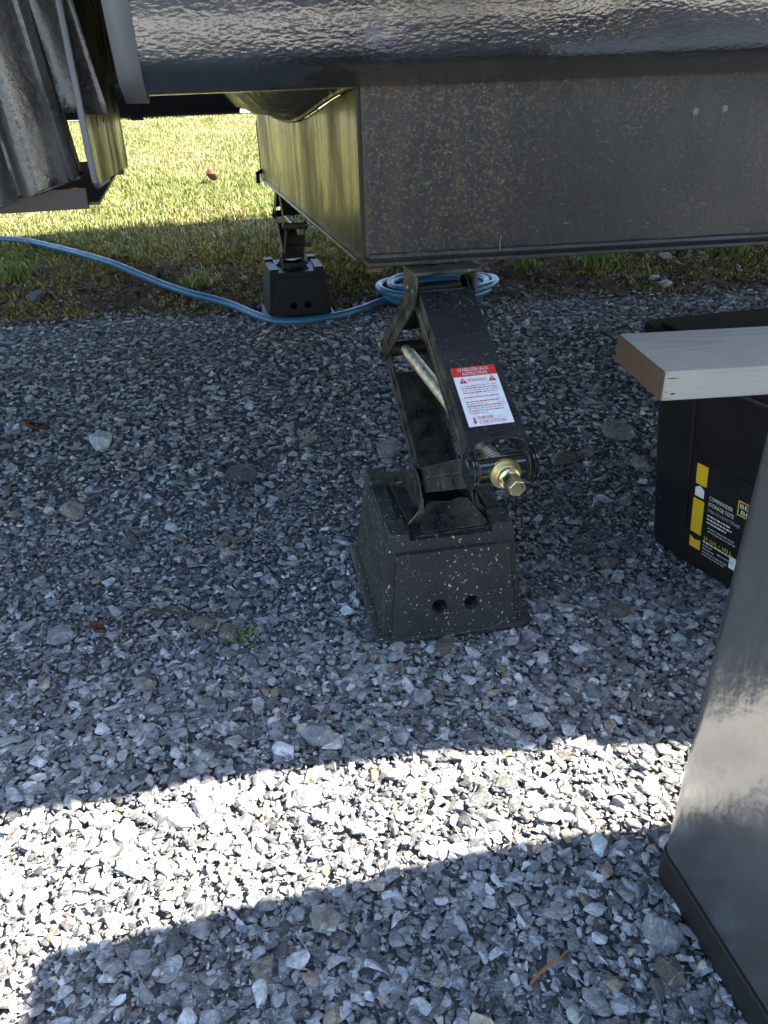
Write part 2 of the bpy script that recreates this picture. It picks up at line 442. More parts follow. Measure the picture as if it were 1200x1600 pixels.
# ---------------------------------------------------------------- gravel stones
def rock_variant(rs, npts, bev=0.):
    bm = bmesh.new()
    for i in range(npts):
        p = rs.normal(size=3); p /= np.linalg.norm(p); p *= rs.uniform(.8, 1.08)
        p = np.sign(p)*np.abs(p)**.8
        bm.verts.new(p)
    r = bmesh.ops.convex_hull(bm, input=bm.verts)
    junk = [g for g in r['geom_interior'] if isinstance(g, bmesh.types.BMVert)]
    if junk: bmesh.ops.delete(bm, geom=junk, context='VERTS')
    if bev:
        bmesh.ops.dissolve_limit(bm, angle_limit=rad(14), verts=bm.verts, edges=bm.edges)
        bmesh.ops.bevel(bm, geom=list(bm.edges), offset=bev, segments=1, profile=.5, affect='EDGES')
    bmesh.ops.triangulate(bm, faces=bm.faces)
    bmesh.ops.recalc_face_normals(bm, faces=bm.faces)
    bm.verts.index_update()
    v = np.array([x.co[:] for x in bm.verts]); f = np.array([[q.index for q in g.verts] for g in bm.faces]); bm.free()
    return v, f
rs = np.random.default_rng(5)
VAR_FINE = [rock_variant(rs, 11, .10) for _ in range(36)]
VAR_COARSE = [rock_variant(rs, 9) for _ in range(30)]

def rand_rot(n, tilt):
    """rotation matrices: free yaw, limited tilt of the short axis"""
    yaw = rng.uniform(0, 2*np.pi, n); ta = rng.uniform(0, 2*np.pi, n); tl = np.abs(rng.normal(0, tilt, n))
    ax = np.stack([np.cos(ta), np.sin(ta), 0*ta], -1)
    K = np.zeros((n, 3, 3)); K[:, 0, 1] = -ax[:, 2]; K[:, 0, 2] = ax[:, 1]; K[:, 1, 0] = ax[:, 2]; K[:, 1, 2] = -ax[:, 0]; K[:, 2, 0] = -ax[:, 1]; K[:, 2, 1] = ax[:, 0]
    Rt = np.eye(3) + np.sin(tl)[:, None, None]*K + (1-np.cos(tl))[:, None, None]*(K@K)
    Rz = np.zeros((n, 3, 3)); Rz[:, 0, 0] = np.cos(yaw); Rz[:, 0, 1] = -np.sin(yaw); Rz[:, 1, 0] = np.sin(yaw); Rz[:, 1, 1] = np.cos(yaw); Rz[:, 2, 2] = 1
    return Rt@Rz
def stone_cols(n, xy):
    u = rng.uniform(0, 1, n); g = np.clip(np.exp(rng.normal(math.log(.27), .48, n)), .04, .58)
    g = g*(.80 + .45*fbm(xy[:, 0]*4, xy[:, 1]*4, 41))
    c = np.stack([g*.99, g*.998, g*1.012], -1)*(1+rng.normal(0, .02, (n, 3)))
    br = u < .035; c[br] = c[br]*np.array([1.20, .98, .72])
    da = (u > .05) & (u < .16); c[da] *= .5
    return c
def scatter(x0, x1, y0, y1, step, left=None):
    xs = np.arange(x0, x1, step); ys = np.arange(y0, y1, step)
    A, B = np.meshgrid(xs, ys); P = np.stack([A.ravel(), B.ravel()], -1)
    P = P + rng.uniform(-.5, .5, P.shape)*step*1.1
    if left: return P[(P[:, 0] <= -.62-.20*P[:, 1]) & (P[:, 0] > left-.20*P[:, 1])]
    k = (P[:, 0] > -.62-.20*P[:, 1]) & (P[:, 0] < .50+.80*P[:, 1])
    return P[k]
def stones(name, variants, P, size, sig, zlo, zhi, tilt=.33):
    n = len(P); var = rng.integers(0, len(variants), n)
    a = size*np.exp(np.clip(rng.normal(0, sig, n), -1.1, .95)); S = np.stack([a, a*rng.uniform(.55, .9, n), a*rng.uniform(.26, .5, n)], -1)
    R = rand_rot(n, tilt); c = stone_cols(n, P)
    pz = terrain(P[:, 0], P[:, 1]) + rng.uniform(zlo, zhi, n) + S[:, 2]*.25
    VV, FF, CC = [], [], []; base = 0
    for k, (v, f) in enumerate(variants):
        idx = np.nonzero(var == k)[0]
        if not len(idx): continue
        q = np.einsum('nij,nkj->nki', R[idx], v[None]*S[idx][:, None, :])
        q[:, :, 0] += P[idx, 0][:, None]; q[:, :, 1] += P[idx, 1][:, None]; q[:, :, 2] += pz[idx][:, None]
        VV.append(q.reshape(-1, 3)); CC.append(np.repeat(c[idx], len(v), 0))
        FF.append((f[None] + (np.arange(len(idx))*len(v))[:, None, None] + base).reshape(-1, 3)); base += len(idx)*len(v)
    o = np_mesh(name, np.concatenate(VV), np.concatenate(FF), M_gravel, np.concatenate(CC))
    return tag(o, kind='stuff')
def keep_clear(P):
    inb = (P[:, 0] > .235) & (P[:, 0] < .51) & (P[:, 1] > 1.12) & (P[:, 1] < 1.44)
    cab_ = (P[:, 0] > .50) & (P[:, 1] < .54)
    return P[~inb & ~cab_]
near = keep_clear(scatter(-1.2, 1.6, .15, 1.15, .0098))
mid = keep_clear(scatter(-1.5, 2.2, 1.15, 2.15, .0136))
far = scatter(-2, 3.6, 2.15, 4.25, .0168); far = far[far[:, 1] < edge_y(far[:, 0]) + rng.normal(0, .07, len(far))]
VAR_MID = [rock_variant(rs, 13) for _ in range(36)]
near_b = near[near[:, 1] >= .74]; near = near[near[:, 1] < .74]
tag(stones('gravel', VAR_MID, near_b, .0088, .40, -.003, .008), 'crushed gravel along the far side of the sunlit strip', 'gravel')
tag(stones('gravel', VAR_FINE, near, .0088, .40, -.003, .008), 'loose crushed grey gravel near the camera, partly sunlit', 'gravel')
tag(stones('gravel', VAR_COARSE, mid, .0087, .42, -.003, .007), 'shaded crushed grey gravel around the plastic block', 'gravel')
beside = scatter(-2.2, 0, .1, 3.2, .0138, -1.25)
tag(stones('gravel', VAR_COARSE, beside, .0095, .42, -.003, .008), 'crushed gravel at the far left of the pad', 'gravel')
VAR_CHIP = [rock_variant(rs, 6) for _ in range(24)]
fines = keep_clear(scatter(-1.3, 2.0, .15, 1.7, .0085))
tag(stones('gravel_fines', VAR_CHIP, fines, .0046, .38, .000, .009, .5), 'stone chips and fines filling the gravel', 'gravel')
tag(stones('gravel', VAR_COARSE, far, .0110, .38, -.004, .007), 'shaded crushed grey gravel reaching the soil bank', 'gravel')

# ================================================================ TRAILER
trailer = empty('trailer', (.3, 2.6, .6), 'black painted underside of a parked trailer with round tank and steel frame', 'trailer')

def body_near_y(x): return .80 - .10*(x-.7)
# slide-out box and main body, above the picture: they cast the wide shade
b = MB()
x0, x1 = -4.0, 6.0
b.hexa([(x0, body_near_y(x0), 1.27), (x1, body_near_y(x1), 1.27), (x1, 4.9, 1.27), (x0, 4.9, 1.27),
        (x0, body_near_y(x0), 3.1), (x1, body_near_y(x1), 3.1), (x1, 4.9, 3.1), (x0, 4.9, 3.1)])
b.build('body_shell', M_body, trailer, bevel=.02)
b = MB().hexa([(x0, body_near_y(x0)+.02, 1.262), (x1, body_near_y(x1)+.02, 1.262), (x1, 4.88, 1.262), (x0, 4.88, 1.262),
        (x0, body_near_y(x0)+.02, 1.268), (x1, body_near_y(x1)+.02, 1.268), (x1, 4.88, 1.268), (x0, 4.88, 1.268)])
b.build('underbelly_sheet', M_under, trailer)
# added unseen strip along the near lower edge, outlined to shape the shadow
xs = np.arange(-1.5, 3.0, .02); pts = []
for z in (0, 1):
    row = []
    for x in xs:
        e = float(np.interp(x, [-1.5, .7, 1.1, 1.32, 1.5, 1.75, 3], [.985, .765, .740, .722, .684, .628, .50]))
        e += .016*(float(fbm(np.array([x*7.1]), np.array([.3]), 51)[0])-.45)
        if 1.53 < x < 1.60: e += .022
        row.append((x, e if z else body_near_y(x)+.01, 1.262))
    pts.append(row)
MB().grid(pts).build('shadow_edge_strip', M_under, trailer, solid=.004)

# round tank: rolled profile running along X
def tank_profile():
    out = []
    zc, yc = 1.125, 1.315
    for i in range(101):
        th = math.radians(-60 + i*(250/100))      # 0 = straight down, 90 = facing camera
        r = .200 + .0068*math.exp(-((th-math.radians(35))/.17)**2)
        out.append((yc - r*math.sin(th), zc - r*math.cos(th)))
    return out
prof = tank_profile()
xsn = [-.045, .0, .1, .2, .3, .45, .6, .8, 1.0, 1.3, 1.7, 2.2, 3, 4.5]
b = MB(); b.grid([[(x, p[0], p[1] + .004*(x-.2)) for p in prof] for x in xsn])
b.add([(-.045, p[0], p[1]-.001) for p in prof], [tuple(range(len(prof)))])
b.build('tank', M_tube, trailer, smooth=True, angle=60)
# grey end ring
b = MB(); R2 = [(1.315+(p[0]-1.315)*1.035, 1.125+(p[1]-1.125)*1.035) for p in prof]
b.grid([[(x, p[0], p[1]) for p in R2] for x in (-.072, -.041)])
b.build('end_ring', M_grey, trailer, smooth=True, solid=.006, angle=60)

# far tank / cross tube seen under the near one
b = MB().lathe((-.9, 3.02, .955), (.20, 3.02, .955), [(0, .05), (.0, .128), (.74, .128), (.74, .136), (.78, .136), (.78, .128), (1.1, .128)], 40)
b.build('rear_tank', M_black, trailer, smooth=True, angle=40)

MB().box(-4, 6, 3.35, 3.36, .865, 1.262).build('reflection_blocker', M_under, trailer)  # added sheet, keeps bright sky out of the upright plate's reflection
# frame beam: web + bottom flange + top flange
zb = lambda x: .6725 - .021*(x-.27)
xr = 4.4
b = MB().hexa([(.270, 1.297, zb(.27)+.004), (xr, 1.297, zb(xr)+.004), (xr, 1.303, zb(xr)+.004), (.270, 1.303, zb(.27)+.004),
               (.270, 1.297, .945), (xr, 1.297, .945), (xr, 1.303, .945), (.270, 1.303, .945)])
b.build('beam_web', M_web, trailer)
b = MB().hexa([(.268, 1.272, zb(.27)-.007), (xr, 1.272, zb(xr)-.007), (xr, 1.340, zb(xr)-.007), (.268, 1.340, zb(.27)-.007),
               (.268, 1.272, zb(.27)), (xr, 1.272, zb(xr)), (xr, 1.340, zb(xr)), (.268, 1.340, zb(.27))])
b.build('beam_flange', M_web, trailer, bevel=.002)
# weld fillet where the web meets the flange
b = MB().sweep([(x, 1.2955, zb(x)+.004) for x in np.linspace(.275, 2.6, 60)], [.006+.002*random.random() for _ in range(60)], 8)
b.build('weld_bead', M_web, trailer, smooth=True)
b = MB().box(.264, .292, 1.266, 1.280, zb(.27)-.015, zb(.27)-.0075); b.build('rust_scab', M_rust_speck, trailer, bevel=.004)
for px, pz in ((.845, .874), (.900, .876)):
    b = MB().lathe((px, 1.297, pz), (px, 1.2925, pz), [(0, .0062), (.0010, .0050), (.0016, .0012)], 6)
    b.build('paint_blister', M_drop, trailer, smooth=True)
    k = .05+.03*random.random()
    MB().sweep([(px-.003, 1.2966, pz-.003), (px-.004, 1.2966, pz-.03), (px-.003, 1.2966, pz-k)], [.0009, .0005, .0002], 6).build('drip', M_dripm, trailer)
MB().sweep([(.505, 1.291, .674), (.503, 1.290, .686), (.506, 1.291, .697)], .0011, 6).build('wire_end', M_drop, trailer)

# cross plate (left end of the frame) with curved top
def top_z(y): 
    t = (y-1.303)/(3.12-1.303)
    return .925 - .135*t + .03*t*t - .035*math.sin(math.pi*min(1, t*1.15))**2*(1-.3*t)
n = 22; ys = [1.303 + (3.12-1.303)*i/n for i in range(n+1)]
bot = lambda y: .672 - .058*(y-1.303)/1.8
poly = [(y, bot(y)) for y in ys] + [(y, top_z(y)) for y in reversed(ys)]
b = MB().prism(poly, (.006, 0, 0), lambda a, c: (.264, a, c)); b.build('cross_plate', M_plate, trailer)
# lip along the plate bottom and the saddle sheet along its top
b = MB(); 
for y0, y1 in zip(ys[:-1], ys[1:]): pass
b.hexa([(.256, 1.32, bot(1.32)-.006), (.33, 1.32, bot(1.32)-.006), (.33, 3.12, bot(3.12)-.006), (.256, 3.12, bot(3.12)-.006),
        (.256, 1.32, bot(1.32)), (.33, 1.32, bot(1.32)), (.33, 3.12, bot(3.12)), (.256, 3.12, bot(3.12))])
b.build('plate_flange', M_black, trailer, bevel=.0015)
rows = []
for k in range(7):
    u = k/6; rows.append([(.262 - .15*u, y, top_z(y) + .004 + .075*u**1.4 + .008*math.sin(u*9)) for y in ys])
MB().grid(rows).build('saddle', M_jack, trailer, smooth=True, solid=.006, angle=70)
MB().sweep([(.258, y, top_z(y)+.004) for y in ys], .005, 8).build('saddle_rim', M_jack, trailer, smooth=True)
# far side rail so that the far jack hangs from something
b = MB().box(.335, 4.4, 3.13, 3.62, .598, .606); b.build('far_flange', M_web, trailer)
b = MB().box(.262, 4.4, 3.124, 3.130, .60, .80); b.build('far_web', M_web, trailer)
MB().sweep([(.262, 3.10, .635), (.245, 3.06, .632), (.243, 3.05, .60)], .008, 8).build('hook', M_black, trailer, smooth=True)

# upright plate left of the tank (seen edge on, reflects the lawn)
def bent(zs):
    return zs
b = MB()
outl = [(1.205, 1.35), (1.205, .845), (1.215, .826), (1.235, .818), (1.86, .782), (1.885, .795), (1.89, .93), (2.9, .96), (2.9, 1.26)]
b.prism(outl, (.007, 0, 0), lambda a, c: (-.130, a, c))
o = b.build('upright_plate', M_plate, trailer, bevel=.002)
MB().sweep([(-.127, 1.203, 1.26), (-.127, 1.203, .85), (-.127, 1.212, .826), (-.127, 1.235, .817), (-.127, 1.40, .807)], .0045, 8).build('rolled_edge', M_grey, trailer, smooth=True)
for z in (.985, .962): MB().lathe((-.123, 1.245, z), (-.117, 1.245, z), [(0, .008), (.004, .008), (.006, .005)], 6).build('bolt', M_grey, trailer)
for yy, zz in ((1.36, .885), (1.47, .885)): MB().box(-.1232, -.1222, yy, yy+.006, zz, zz+.05).build('slot', M_hole, trailer)
# bottom tray with angle bar front, and its far stub
MB().box(-.62, -.128, 1.225, 1.86, .793, .797).build('tray', M_black, trailer)
b = MB().hexa([(-.62, 1.212, .790), (-.142, 1.212, .790), (-.142, 1.219, .790), (-.62, 1.219, .790), (-.62, 1.212, .816), (-.142, 1.212, .818), (-.142, 1.219, .818), (-.62, 1.219, .816)])
b.build('angle_bar', M_black, trailer, bevel=.0015)
MB().box(-.160, -.150, 1.2105, 1.2115, .8155, .8185).build('sun_speck', M_rust_speck, trailer)  # orange colour painted in for the speck where sunlight hits the edge
b = MB().hexa([(-.2, 1.89, .765), (-.136, 1.89, .765), (-.136, 1.93, .765), (-.2, 1.93, .765), (-.2, 1.89, .787), (-.136, 1.89, .787), (-.136, 1.93, .787), (-.2, 1.93, .787)])
b.build('bracket_stub', M_black, trailer, bevel=.002)

# moulded splash panel, crumpled, in front of the bar
def panel(xa, xb, za, zb_, yb, ridges, amp, n=34, h=40, lean=0., cut=None):
    rows = []
    for j in range(h+1):
        v = j/h; z = za + (zb_-za)*v; row = []
        for i in range(n+1):
            u = i/n; x = xa + (xb-xa)*u
            y = yb + lean*v
            for (c0, c1, w, a) in ridges:
                cc = c0 + (c1-c0)*v; y -= a*amp*math.exp(-((u-cc)/w)**2)
            y += .006*float(fbm(np.array([x*22]), np.array([z*9]), 61)[0])
            zz = z
            if cut: zz = max(z, cut(u)) if v < .5 else z
            row.append((x + .062*(1-v)*(u-.1), y, zz))
        rows.append(row)
    return rows
cutf = lambda u: .783 + .030*max(0, .12-u)/.12*.3 + .047*max(0, u-.12)/.88
rows = panel(-.365, -.205, .77, 1.30, 1.180, [(.30, .36, .05, 1.), (.55, .46, .09, 1.1), (.78, .80, .07, .6), (.66, .64, .05, -.7), (.42, .40, .04, -.8), (.97, 1.0, .06, -.9)], .034, cut=cutf)
for row in rows:                                   # deep return along the right edge
    x, y, z = row[-1]; row += [(x+.006, y+.012, z), (x+.008, y+.045, z+.004)]
MB().grid(rows).build('splash_panel', M_sheet, trailer, smooth=True, solid=.004, angle=60, fix=False)
rows = panel(-.30, -.150, .905, 1.30, 1.225, [(.35, .2, .2, 1.), (.8, .55, .16, -.6)], .035, n=24, h=26, cut=lambda u: .93 - .03*u + .02*(u-.5)**2)
MB().grid(rows).build('inner_panel', M_sheet, trailer, smooth=True, solid=.004, angle=60, fix=False)

# ================================================================ STABILIZER JACK
JX, WID = .390, .092
T_, B_, O_, I_ = (1.268, .622), (1.258, .266), (.955, .434), (1.512, .444)

def text_mesh(body, size):
    cu = bpy.data.curves.new('t', 'FONT'); cu.body = body; cu.size = size; cu.align_x = 'LEFT'; cu.align_y = 'BOTTOM_BASELINE'
    cu.resolution_u = 2
    ob = bpy.data.objects.new('t', cu); C.objects.link(ob)
    dg = bpy.context.evaluated_depsgraph_get()
    me = bpy.data.meshes.new_from_object(ob.evaluated_get(dg)); bpy.data.objects.remove(ob); bpy.data.curves.remove(cu)
    return me
def lettering(body, size, mat, parent, org, ex, ey, width=None, bold=0., name='lettering'):
    me = text_mesh(body, size); ex, ey = Vector(ex), Vector(ey)
    co = np.zeros(len(me.vertices)*3); me.vertices.foreach_get('co', co); co = co.reshape(-1, 3)
    sx = (width/(co[:, 0].max()-co[:, 0].min())) if width else 1.
    off = Vector(org) - world_loc(parent)
    N = np.array(off)[None] + (co[:, :1]-co[:, 0].min())*sx*np.array(ex)[None] + co[:, 1:2]*np.array(ey)[None]
    if bold:
        pass
    me.vertices.foreach_set('co', N.ravel().astype(np.float32)); me.update()
    me.materials.clear(); me.materials.append(mat); me.name = name
    o = bpy.data.objects.new(name, me); C.objects.link(o); o.parent = parent
    return o
def flat_poly(name, pts2, mat, parent, org, ex, ey, thick=0.):
    ex, ey, org = Vector(ex), Vector(ey), Vector(org); nrm = ex.cross(ey).normalized()
    b = MB()
    if thick: b.prism(pts2, nrm*thick, lambda a, c: org + ex*a + ey*c)
    else: b.add([org + ex*a + ey*c for a, c in pts2], [tuple(range(len(pts2)))])
    return b.build(name, mat, parent, fix=bool(thick))

def make_jack(with_label=True):
    j = empty('stabilizer_jack', (JX, 1.262, .206))
    def V3(x, p): return Vector((JX+x, p[0], p[1]))
    def arm(name, P, Q, w, up_sign, hr=.0255, depth_in=.017, gap0=.028, gap1=.045, arch=False):
        P, Q = Vector(P), Vector(Q); L = (Q-P).length; d = (Q-P)/L; nrm = Vector((-d.y, d.x))
        if nrm.y*up_sign < 0: nrm = -nrm
        root = None
        # web
        web = MB(); s0, s1 = gap0, L-gap1; hw = w/2
        pl = [(-hw, s0), (hw, s0), (hw, s1)]
        if arch:
            pl = [(-hw, s0), (hw, s0), (hw, L-.018), (hw*.86, L-.018)] + [(hw*.86*math.cos(a), L-.020 - .015*math.sin(a)) for a in np.linspace(.15, math.pi-.15, 10)] + [(-hw*.86, L-.018), (-hw, L-.018)]
        else: pl.append((-hw, s1))
        th = .0035
        def place(x, s): q = P + d*s + nrm*hr; return Vector((JX+x, q.x, q.y))
        web.prism(pl, Vector((0, nrm.x, nrm.y))*(-th), place)
        root = web.build(name, M_jackface if up_sign > 0 else M_jack, j, bevel=.0012)
        # side flanges
        for sgn in (-1, 1):
            out = []
            r = hr-.0036
            for k in range(11):
                a = math.pi/2 + math.pi*k/10; out.append((math.cos(a)*.024, math.sin(a)*r))
            for k in range(11):
                a = -math.pi/2 + math.pi*k/10; out.append((L+math.cos(a)*.024, math.sin(a)*r))
            fl = MB()
            def place2(s, t): q = P + d*s + nrm*t; return Vector((JX+sgn*(hw-th if sgn > 0 else hw), q.x, q.y))
            fl.prism(out, (th, 0, 0), place2)
            fl.build('arm_side', M_jack, root, bevel=.001)
        # pressed rib along the left side
        for sgn in (-1, 1):
            a0 = P + d*.05; a1 = P + d*(L-.05)
            MB().cyl(V3(sgn*(hw+.0004), a0), V3(sgn*(hw+.0004), a1), .0022, 8).build('pressed_rib', M_jack, root, smooth=True)
        return P, d, nrm, L, root
    W2 = WID-.010
    armU = arm('upper_arm', T_, O_, WID, 1, arch=True)
    arm('upper_arm', T_, I_, WID, 1)
    arm('lower_arm', B_, O_, W2, -1)
    arm('lower_arm', B_, I_, W2, -1)
    # pins
    for P in (T_, B_):
        for dy in (-.016, .016):
            MB().lathe(V3(-WID/2-.008, (P[0]+dy, P[1])), V3(WID/2+.008, (P[0]+dy, P[1])), [(0, .004), (.002, .0085), (.005, .0085), (.005, .006), (WID+.011, .006), (WID+.011, .0085), (WID+.014, .0085), (WID+.016, .004)], 16).build('pivot_pin', M_jack, j, smooth=True)
    # trunnions
    hl = WID/2+.010
    MB().lathe(V3(-hl, O_), V3(hl, O_), [(0, .012), (.003, .018), (.006, .018), (.006, .029), (.0085, .029), (.0085, .0245), (.011, .0245), (.011, .028), (.013, .028), (.013, .0165), (2*hl-.013, .0165), (2*hl-.013, .028), (2*hl-.011, .028), (2*hl-.011, .0245), (2*hl-.0085, .0245), (2*hl-.0085, .029), (2*hl-.006, .029), (2*hl-.006, .018), (2*hl-.003, .018), (2*hl, .012)], 32).build('drive_hub', M_hub, j, smooth=True, angle=30)
    MB().lathe(V3(-hl, I_), V3(hl, I_), [(0, .010), (.003, .015), (.008, .015), (.008, .022), (.011, .022), (.011, .0155), (2*hl-.011, .0155), (2*hl-.011, .022), (2*hl-.008, .022), (2*hl-.008, .015), (2*hl-.003, .015), (2*hl, .010)], 28).build('inner_hub', M_jack, j, smooth=True, angle=30)
    # threaded rod
    dO = (Vector(O_)-Vector(I_)); Lr = dO.length; pr = [(0, .006)]
    s = .004
    while s < Lr-.01:
        pr += [(s, .0092), (s+.002, .0122), (s+.0042, .0122), (s+.0062, .0092)]; s += .0078
    pr.append((Lr, .007))
    MB().lathe(V3(0, I_), V3(0, O_), pr, 14).build('threaded_rod', M_rod, j, smooth=True, angle=50)
    # zinc bearing stack and hex drive
    dd = dO.normalized(); A = Vector(O_) + dd*.0155; E = A + dd*.075
    MB().lathe(V3(0, A), V3(0, E), [(0, .0215), (.005, .0235), (.008, .0235), (.0085, .0185), (.011, .0195), (.015, .0195), (.0155, .0155), (.018, .0165), (.022, .0160), (.024, .0125), (.026, .009)], 36).build('thrust_collar', M_zinc, j, smooth=True, angle=28)
    hexs = MB().lathe(V3(0, A + dd*.022), V3(0, A + dd*.054), [(0, .0135), (.030, .0135), (.032, .0120)], 6)
    hexs.build('drive_hex', M_zinc, j, bevel=.0006)
    # top bracket: plate and two ears
    tb = MB().box(JX-WID/2-.012, JX+WID/2+.012, T_[0]-.045, T_[0]+.05, .6565, .6625).build('top_bracket', M_jack, j, bevel=.002)
    for sgn in (-1, 1):
        xq = JX + sgn*(WID/2+.0035)
        out = [(-.040, .0345), (.045, .0345), (.045, .012), (.030, -.018), (.018, -.028), (-.018, -.028), (-.030, -.018), (-.040, .012)]
        MB().prism(out, (.003*sgn, 0, 0), lambda a, c: (xq, T_[0]+a, T_[1]+c)).build('bracket_ear', M_jack, tb, bevel=.001)
    # foot: base plate, flared ramps, ears
    fz = .2065
    fb = MB().box(JX-.078, JX+.078, 1.148, 1.362, fz, fz+.004).build('foot', M_jack, j, bevel=.0015)
    for ys_ in (-1, 1):
        yo, yi = (1.150, 1.215) if ys_ < 0 else (1.360, 1.305)
        pts = [(JX-.076, yo, fz+.005), (JX+.076, yo, fz+.005), (JX+.040, yi, fz+.046), (JX-.040, yi, fz+.046)]
        mid1 = [(JX-.058, (yo*.6+yi*.4), fz+.012), (JX+.058, (yo*.6+yi*.4), fz+.012)]
        g = MB(); g.grid([[pts[0], (JX-.03, yo, fz+.006), (JX+.03, yo, fz+.006), pts[1]], [mid1[0], (JX-.026, mid1[0][1], fz+.010), (JX+.026, mid1[0][1], fz+.010), mid1[1]], [pts[3], (JX-.014, yi, fz+.030), (JX+.014, yi, fz+.030), pts[2]]])
        g.build('foot_ramp', M_jack, fb, smooth=True, solid=.0035, subsurf=2, angle=180)
        MB().cyl((JX, yo-ys_*.026, fz+.011), (JX, yo-ys_*.026, fz+.0155), .006, 12).build('bolt_hole', M_hole, fb)
    for sgn in (-1, 1):
        xq = JX + sgn*(WID/2+.0012)
        out = [(-.085, 0), (.085, 0), (.060, .030), (.034, .070), (.022, .082), (-.022, .082), (-.034, .070), (-.060, .030)]
        MB().prism(out, (.003*sgn, 0, 0), lambda a, c: (xq, B_[0]+a, fz+.004+c)).build('foot_ear', M_jack, fb, bevel=.001)
        MB().prism([(0, 0), (.030, 0), (.010, .024), (0, .05)], (0, .004, 0), lambda a, c: (xq+sgn*(.0035+a), 1.19, fz+.004+c)).build('foot_gusset', M_jack, fb)
    # warning label on the outer upper arm
    if with_label:
        P, d, nrm, L, root = armU
        n3 = Vector((0, nrm.x, nrm.y)); ey = Vector((0, -d.x, -d.y)); ex = Vector((1, 0, 0))
        s_bot = .306
        q = P + d*s_bot + nrm*(.0255+.0006)
        H, W = .112, .071; org = Vector((JX-.037, q.x, q.y))
        at = lambda a, c, k: org + ex*a + ey*c + n3*k
        lab = flat_poly('warning_label', [(0, 0), (W, 0), (W, H), (0, H)], M_white, j, org, ex, ey, .0005)
        lab['label'] = 'white and red instruction sticker on the outer arm'
        flat_poly('red_band', [(0, 0), (W, 0), (W, .0185), (0, .0185)], M_red, lab, at(0, H-.0185, .0008), ex, ey)
        lettering('STABILIZER JACK', .0085, M_white, lab, at(.010, H-.0085, .0011), ex, ey, .050)
        lettering('INSTRUCTIONS', .0085, M_white, lab, at(.016, H-.0165, .0011), ex, ey, .040)
        lettering('WARNING', .0085, M_red, lab, at(.0205, H-.0295, .0008), ex, ey, .031)
        for xo in (.007, .054):
            tr_ = flat_poly('warning_triangle', [(0, 0), (.0125, 0), (.00625, .0115)], M_red, lab, at(xo, H-.0315, .0008), ex, ey)
            lettering('!', .009, M_white, lab, at(xo+.0052, H-.0300, .0011), ex, ey, .0018)
        r2 = random.Random(3); yy = H-.038
        for ln, full in ((0, 1), (1, 1), (2, .95), (3, .9), (5, .95), (7, .95), (8, .45), (9, .95), (10, .95), (11, .97), (12, .5)):
            x = .007; ylin = yy - ln*.0043; xe = .007 + .057*full; g = MB()
            while x < xe:
                wd = min(r2.uniform(.002, .0065), xe-x); k = 0
                g.add([at(x, ylin, .0008), at(x+wd, ylin, .0008), at(x+wd, ylin+.0017, .0008), at(x, ylin+.0017, .0008)], [(0, 1, 2, 3)])
                x += wd + .0013
            o = g.build('print_line', M_red if ln % 2 else M_greyprint, lab, fix=False); o['kind'] = 'stuff'
        flat_poly('arrow', [(.0035, 0), (.007, .0045), (.005, .0045), (.005, .0125), (.002, .0125), (.002, .0045), (0, .0045)], M_red, lab, at(.008, .0035, .0008), ex, ey)
        lettering('DRIVE', .0082, M_red, lab, at(.0185, .0115, .0008), ex, ey, .023)
        lettering('LOCATION', .0082, M_red, lab, at(.0185, .0035, .0008), ex, ey, .041)
    return j

def copy_tree(o, parent=None):
    c = o.copy(); C.objects.link(c); c.parent = parent
    for ch in list(o.children):
        if ch.name.startswith('warning_label'): continue
        copy_tree(ch, c)
    return c
jack = make_jack()
tag(jack, 'dusty black scissor jack with red and white warning sticker and brass-coloured drive nut', 'jack', 'scissor jacks under the trailer')
jack2 = copy_tree(jack); jack2.location = (.395, 3.47, .198); jack2.rotation_euler = (0, 0, math.pi)
jack2.scale = (.95, .72, .865)
tag(jack2, 'small distant black scissor jack in front of the sunlit lawn', 'jack')

# ================================================================ STABILIZER BLOCK
def fill_holes(loops, place, name='f'):
    """planar face with holes: loops of 2d points"""
    bm = bmesh.new(); edges = []
    for lp in loops:
        vs_ = [bm.verts.new(place(*p)) for p in lp]
        edges += [bm.edges.new((vs_[i], vs_[(i+1) % len(vs_)])) for i in range(len(vs_))]
    bmesh.ops.triangle_fill(bm, use_beauty=True, edges=edges)
    bm.verts.index_update()
    v = [tuple(q.co) for q in bm.verts]; f = [tuple(q.index for q in g.verts) for g in bm.faces]; bm.free(); return v, f

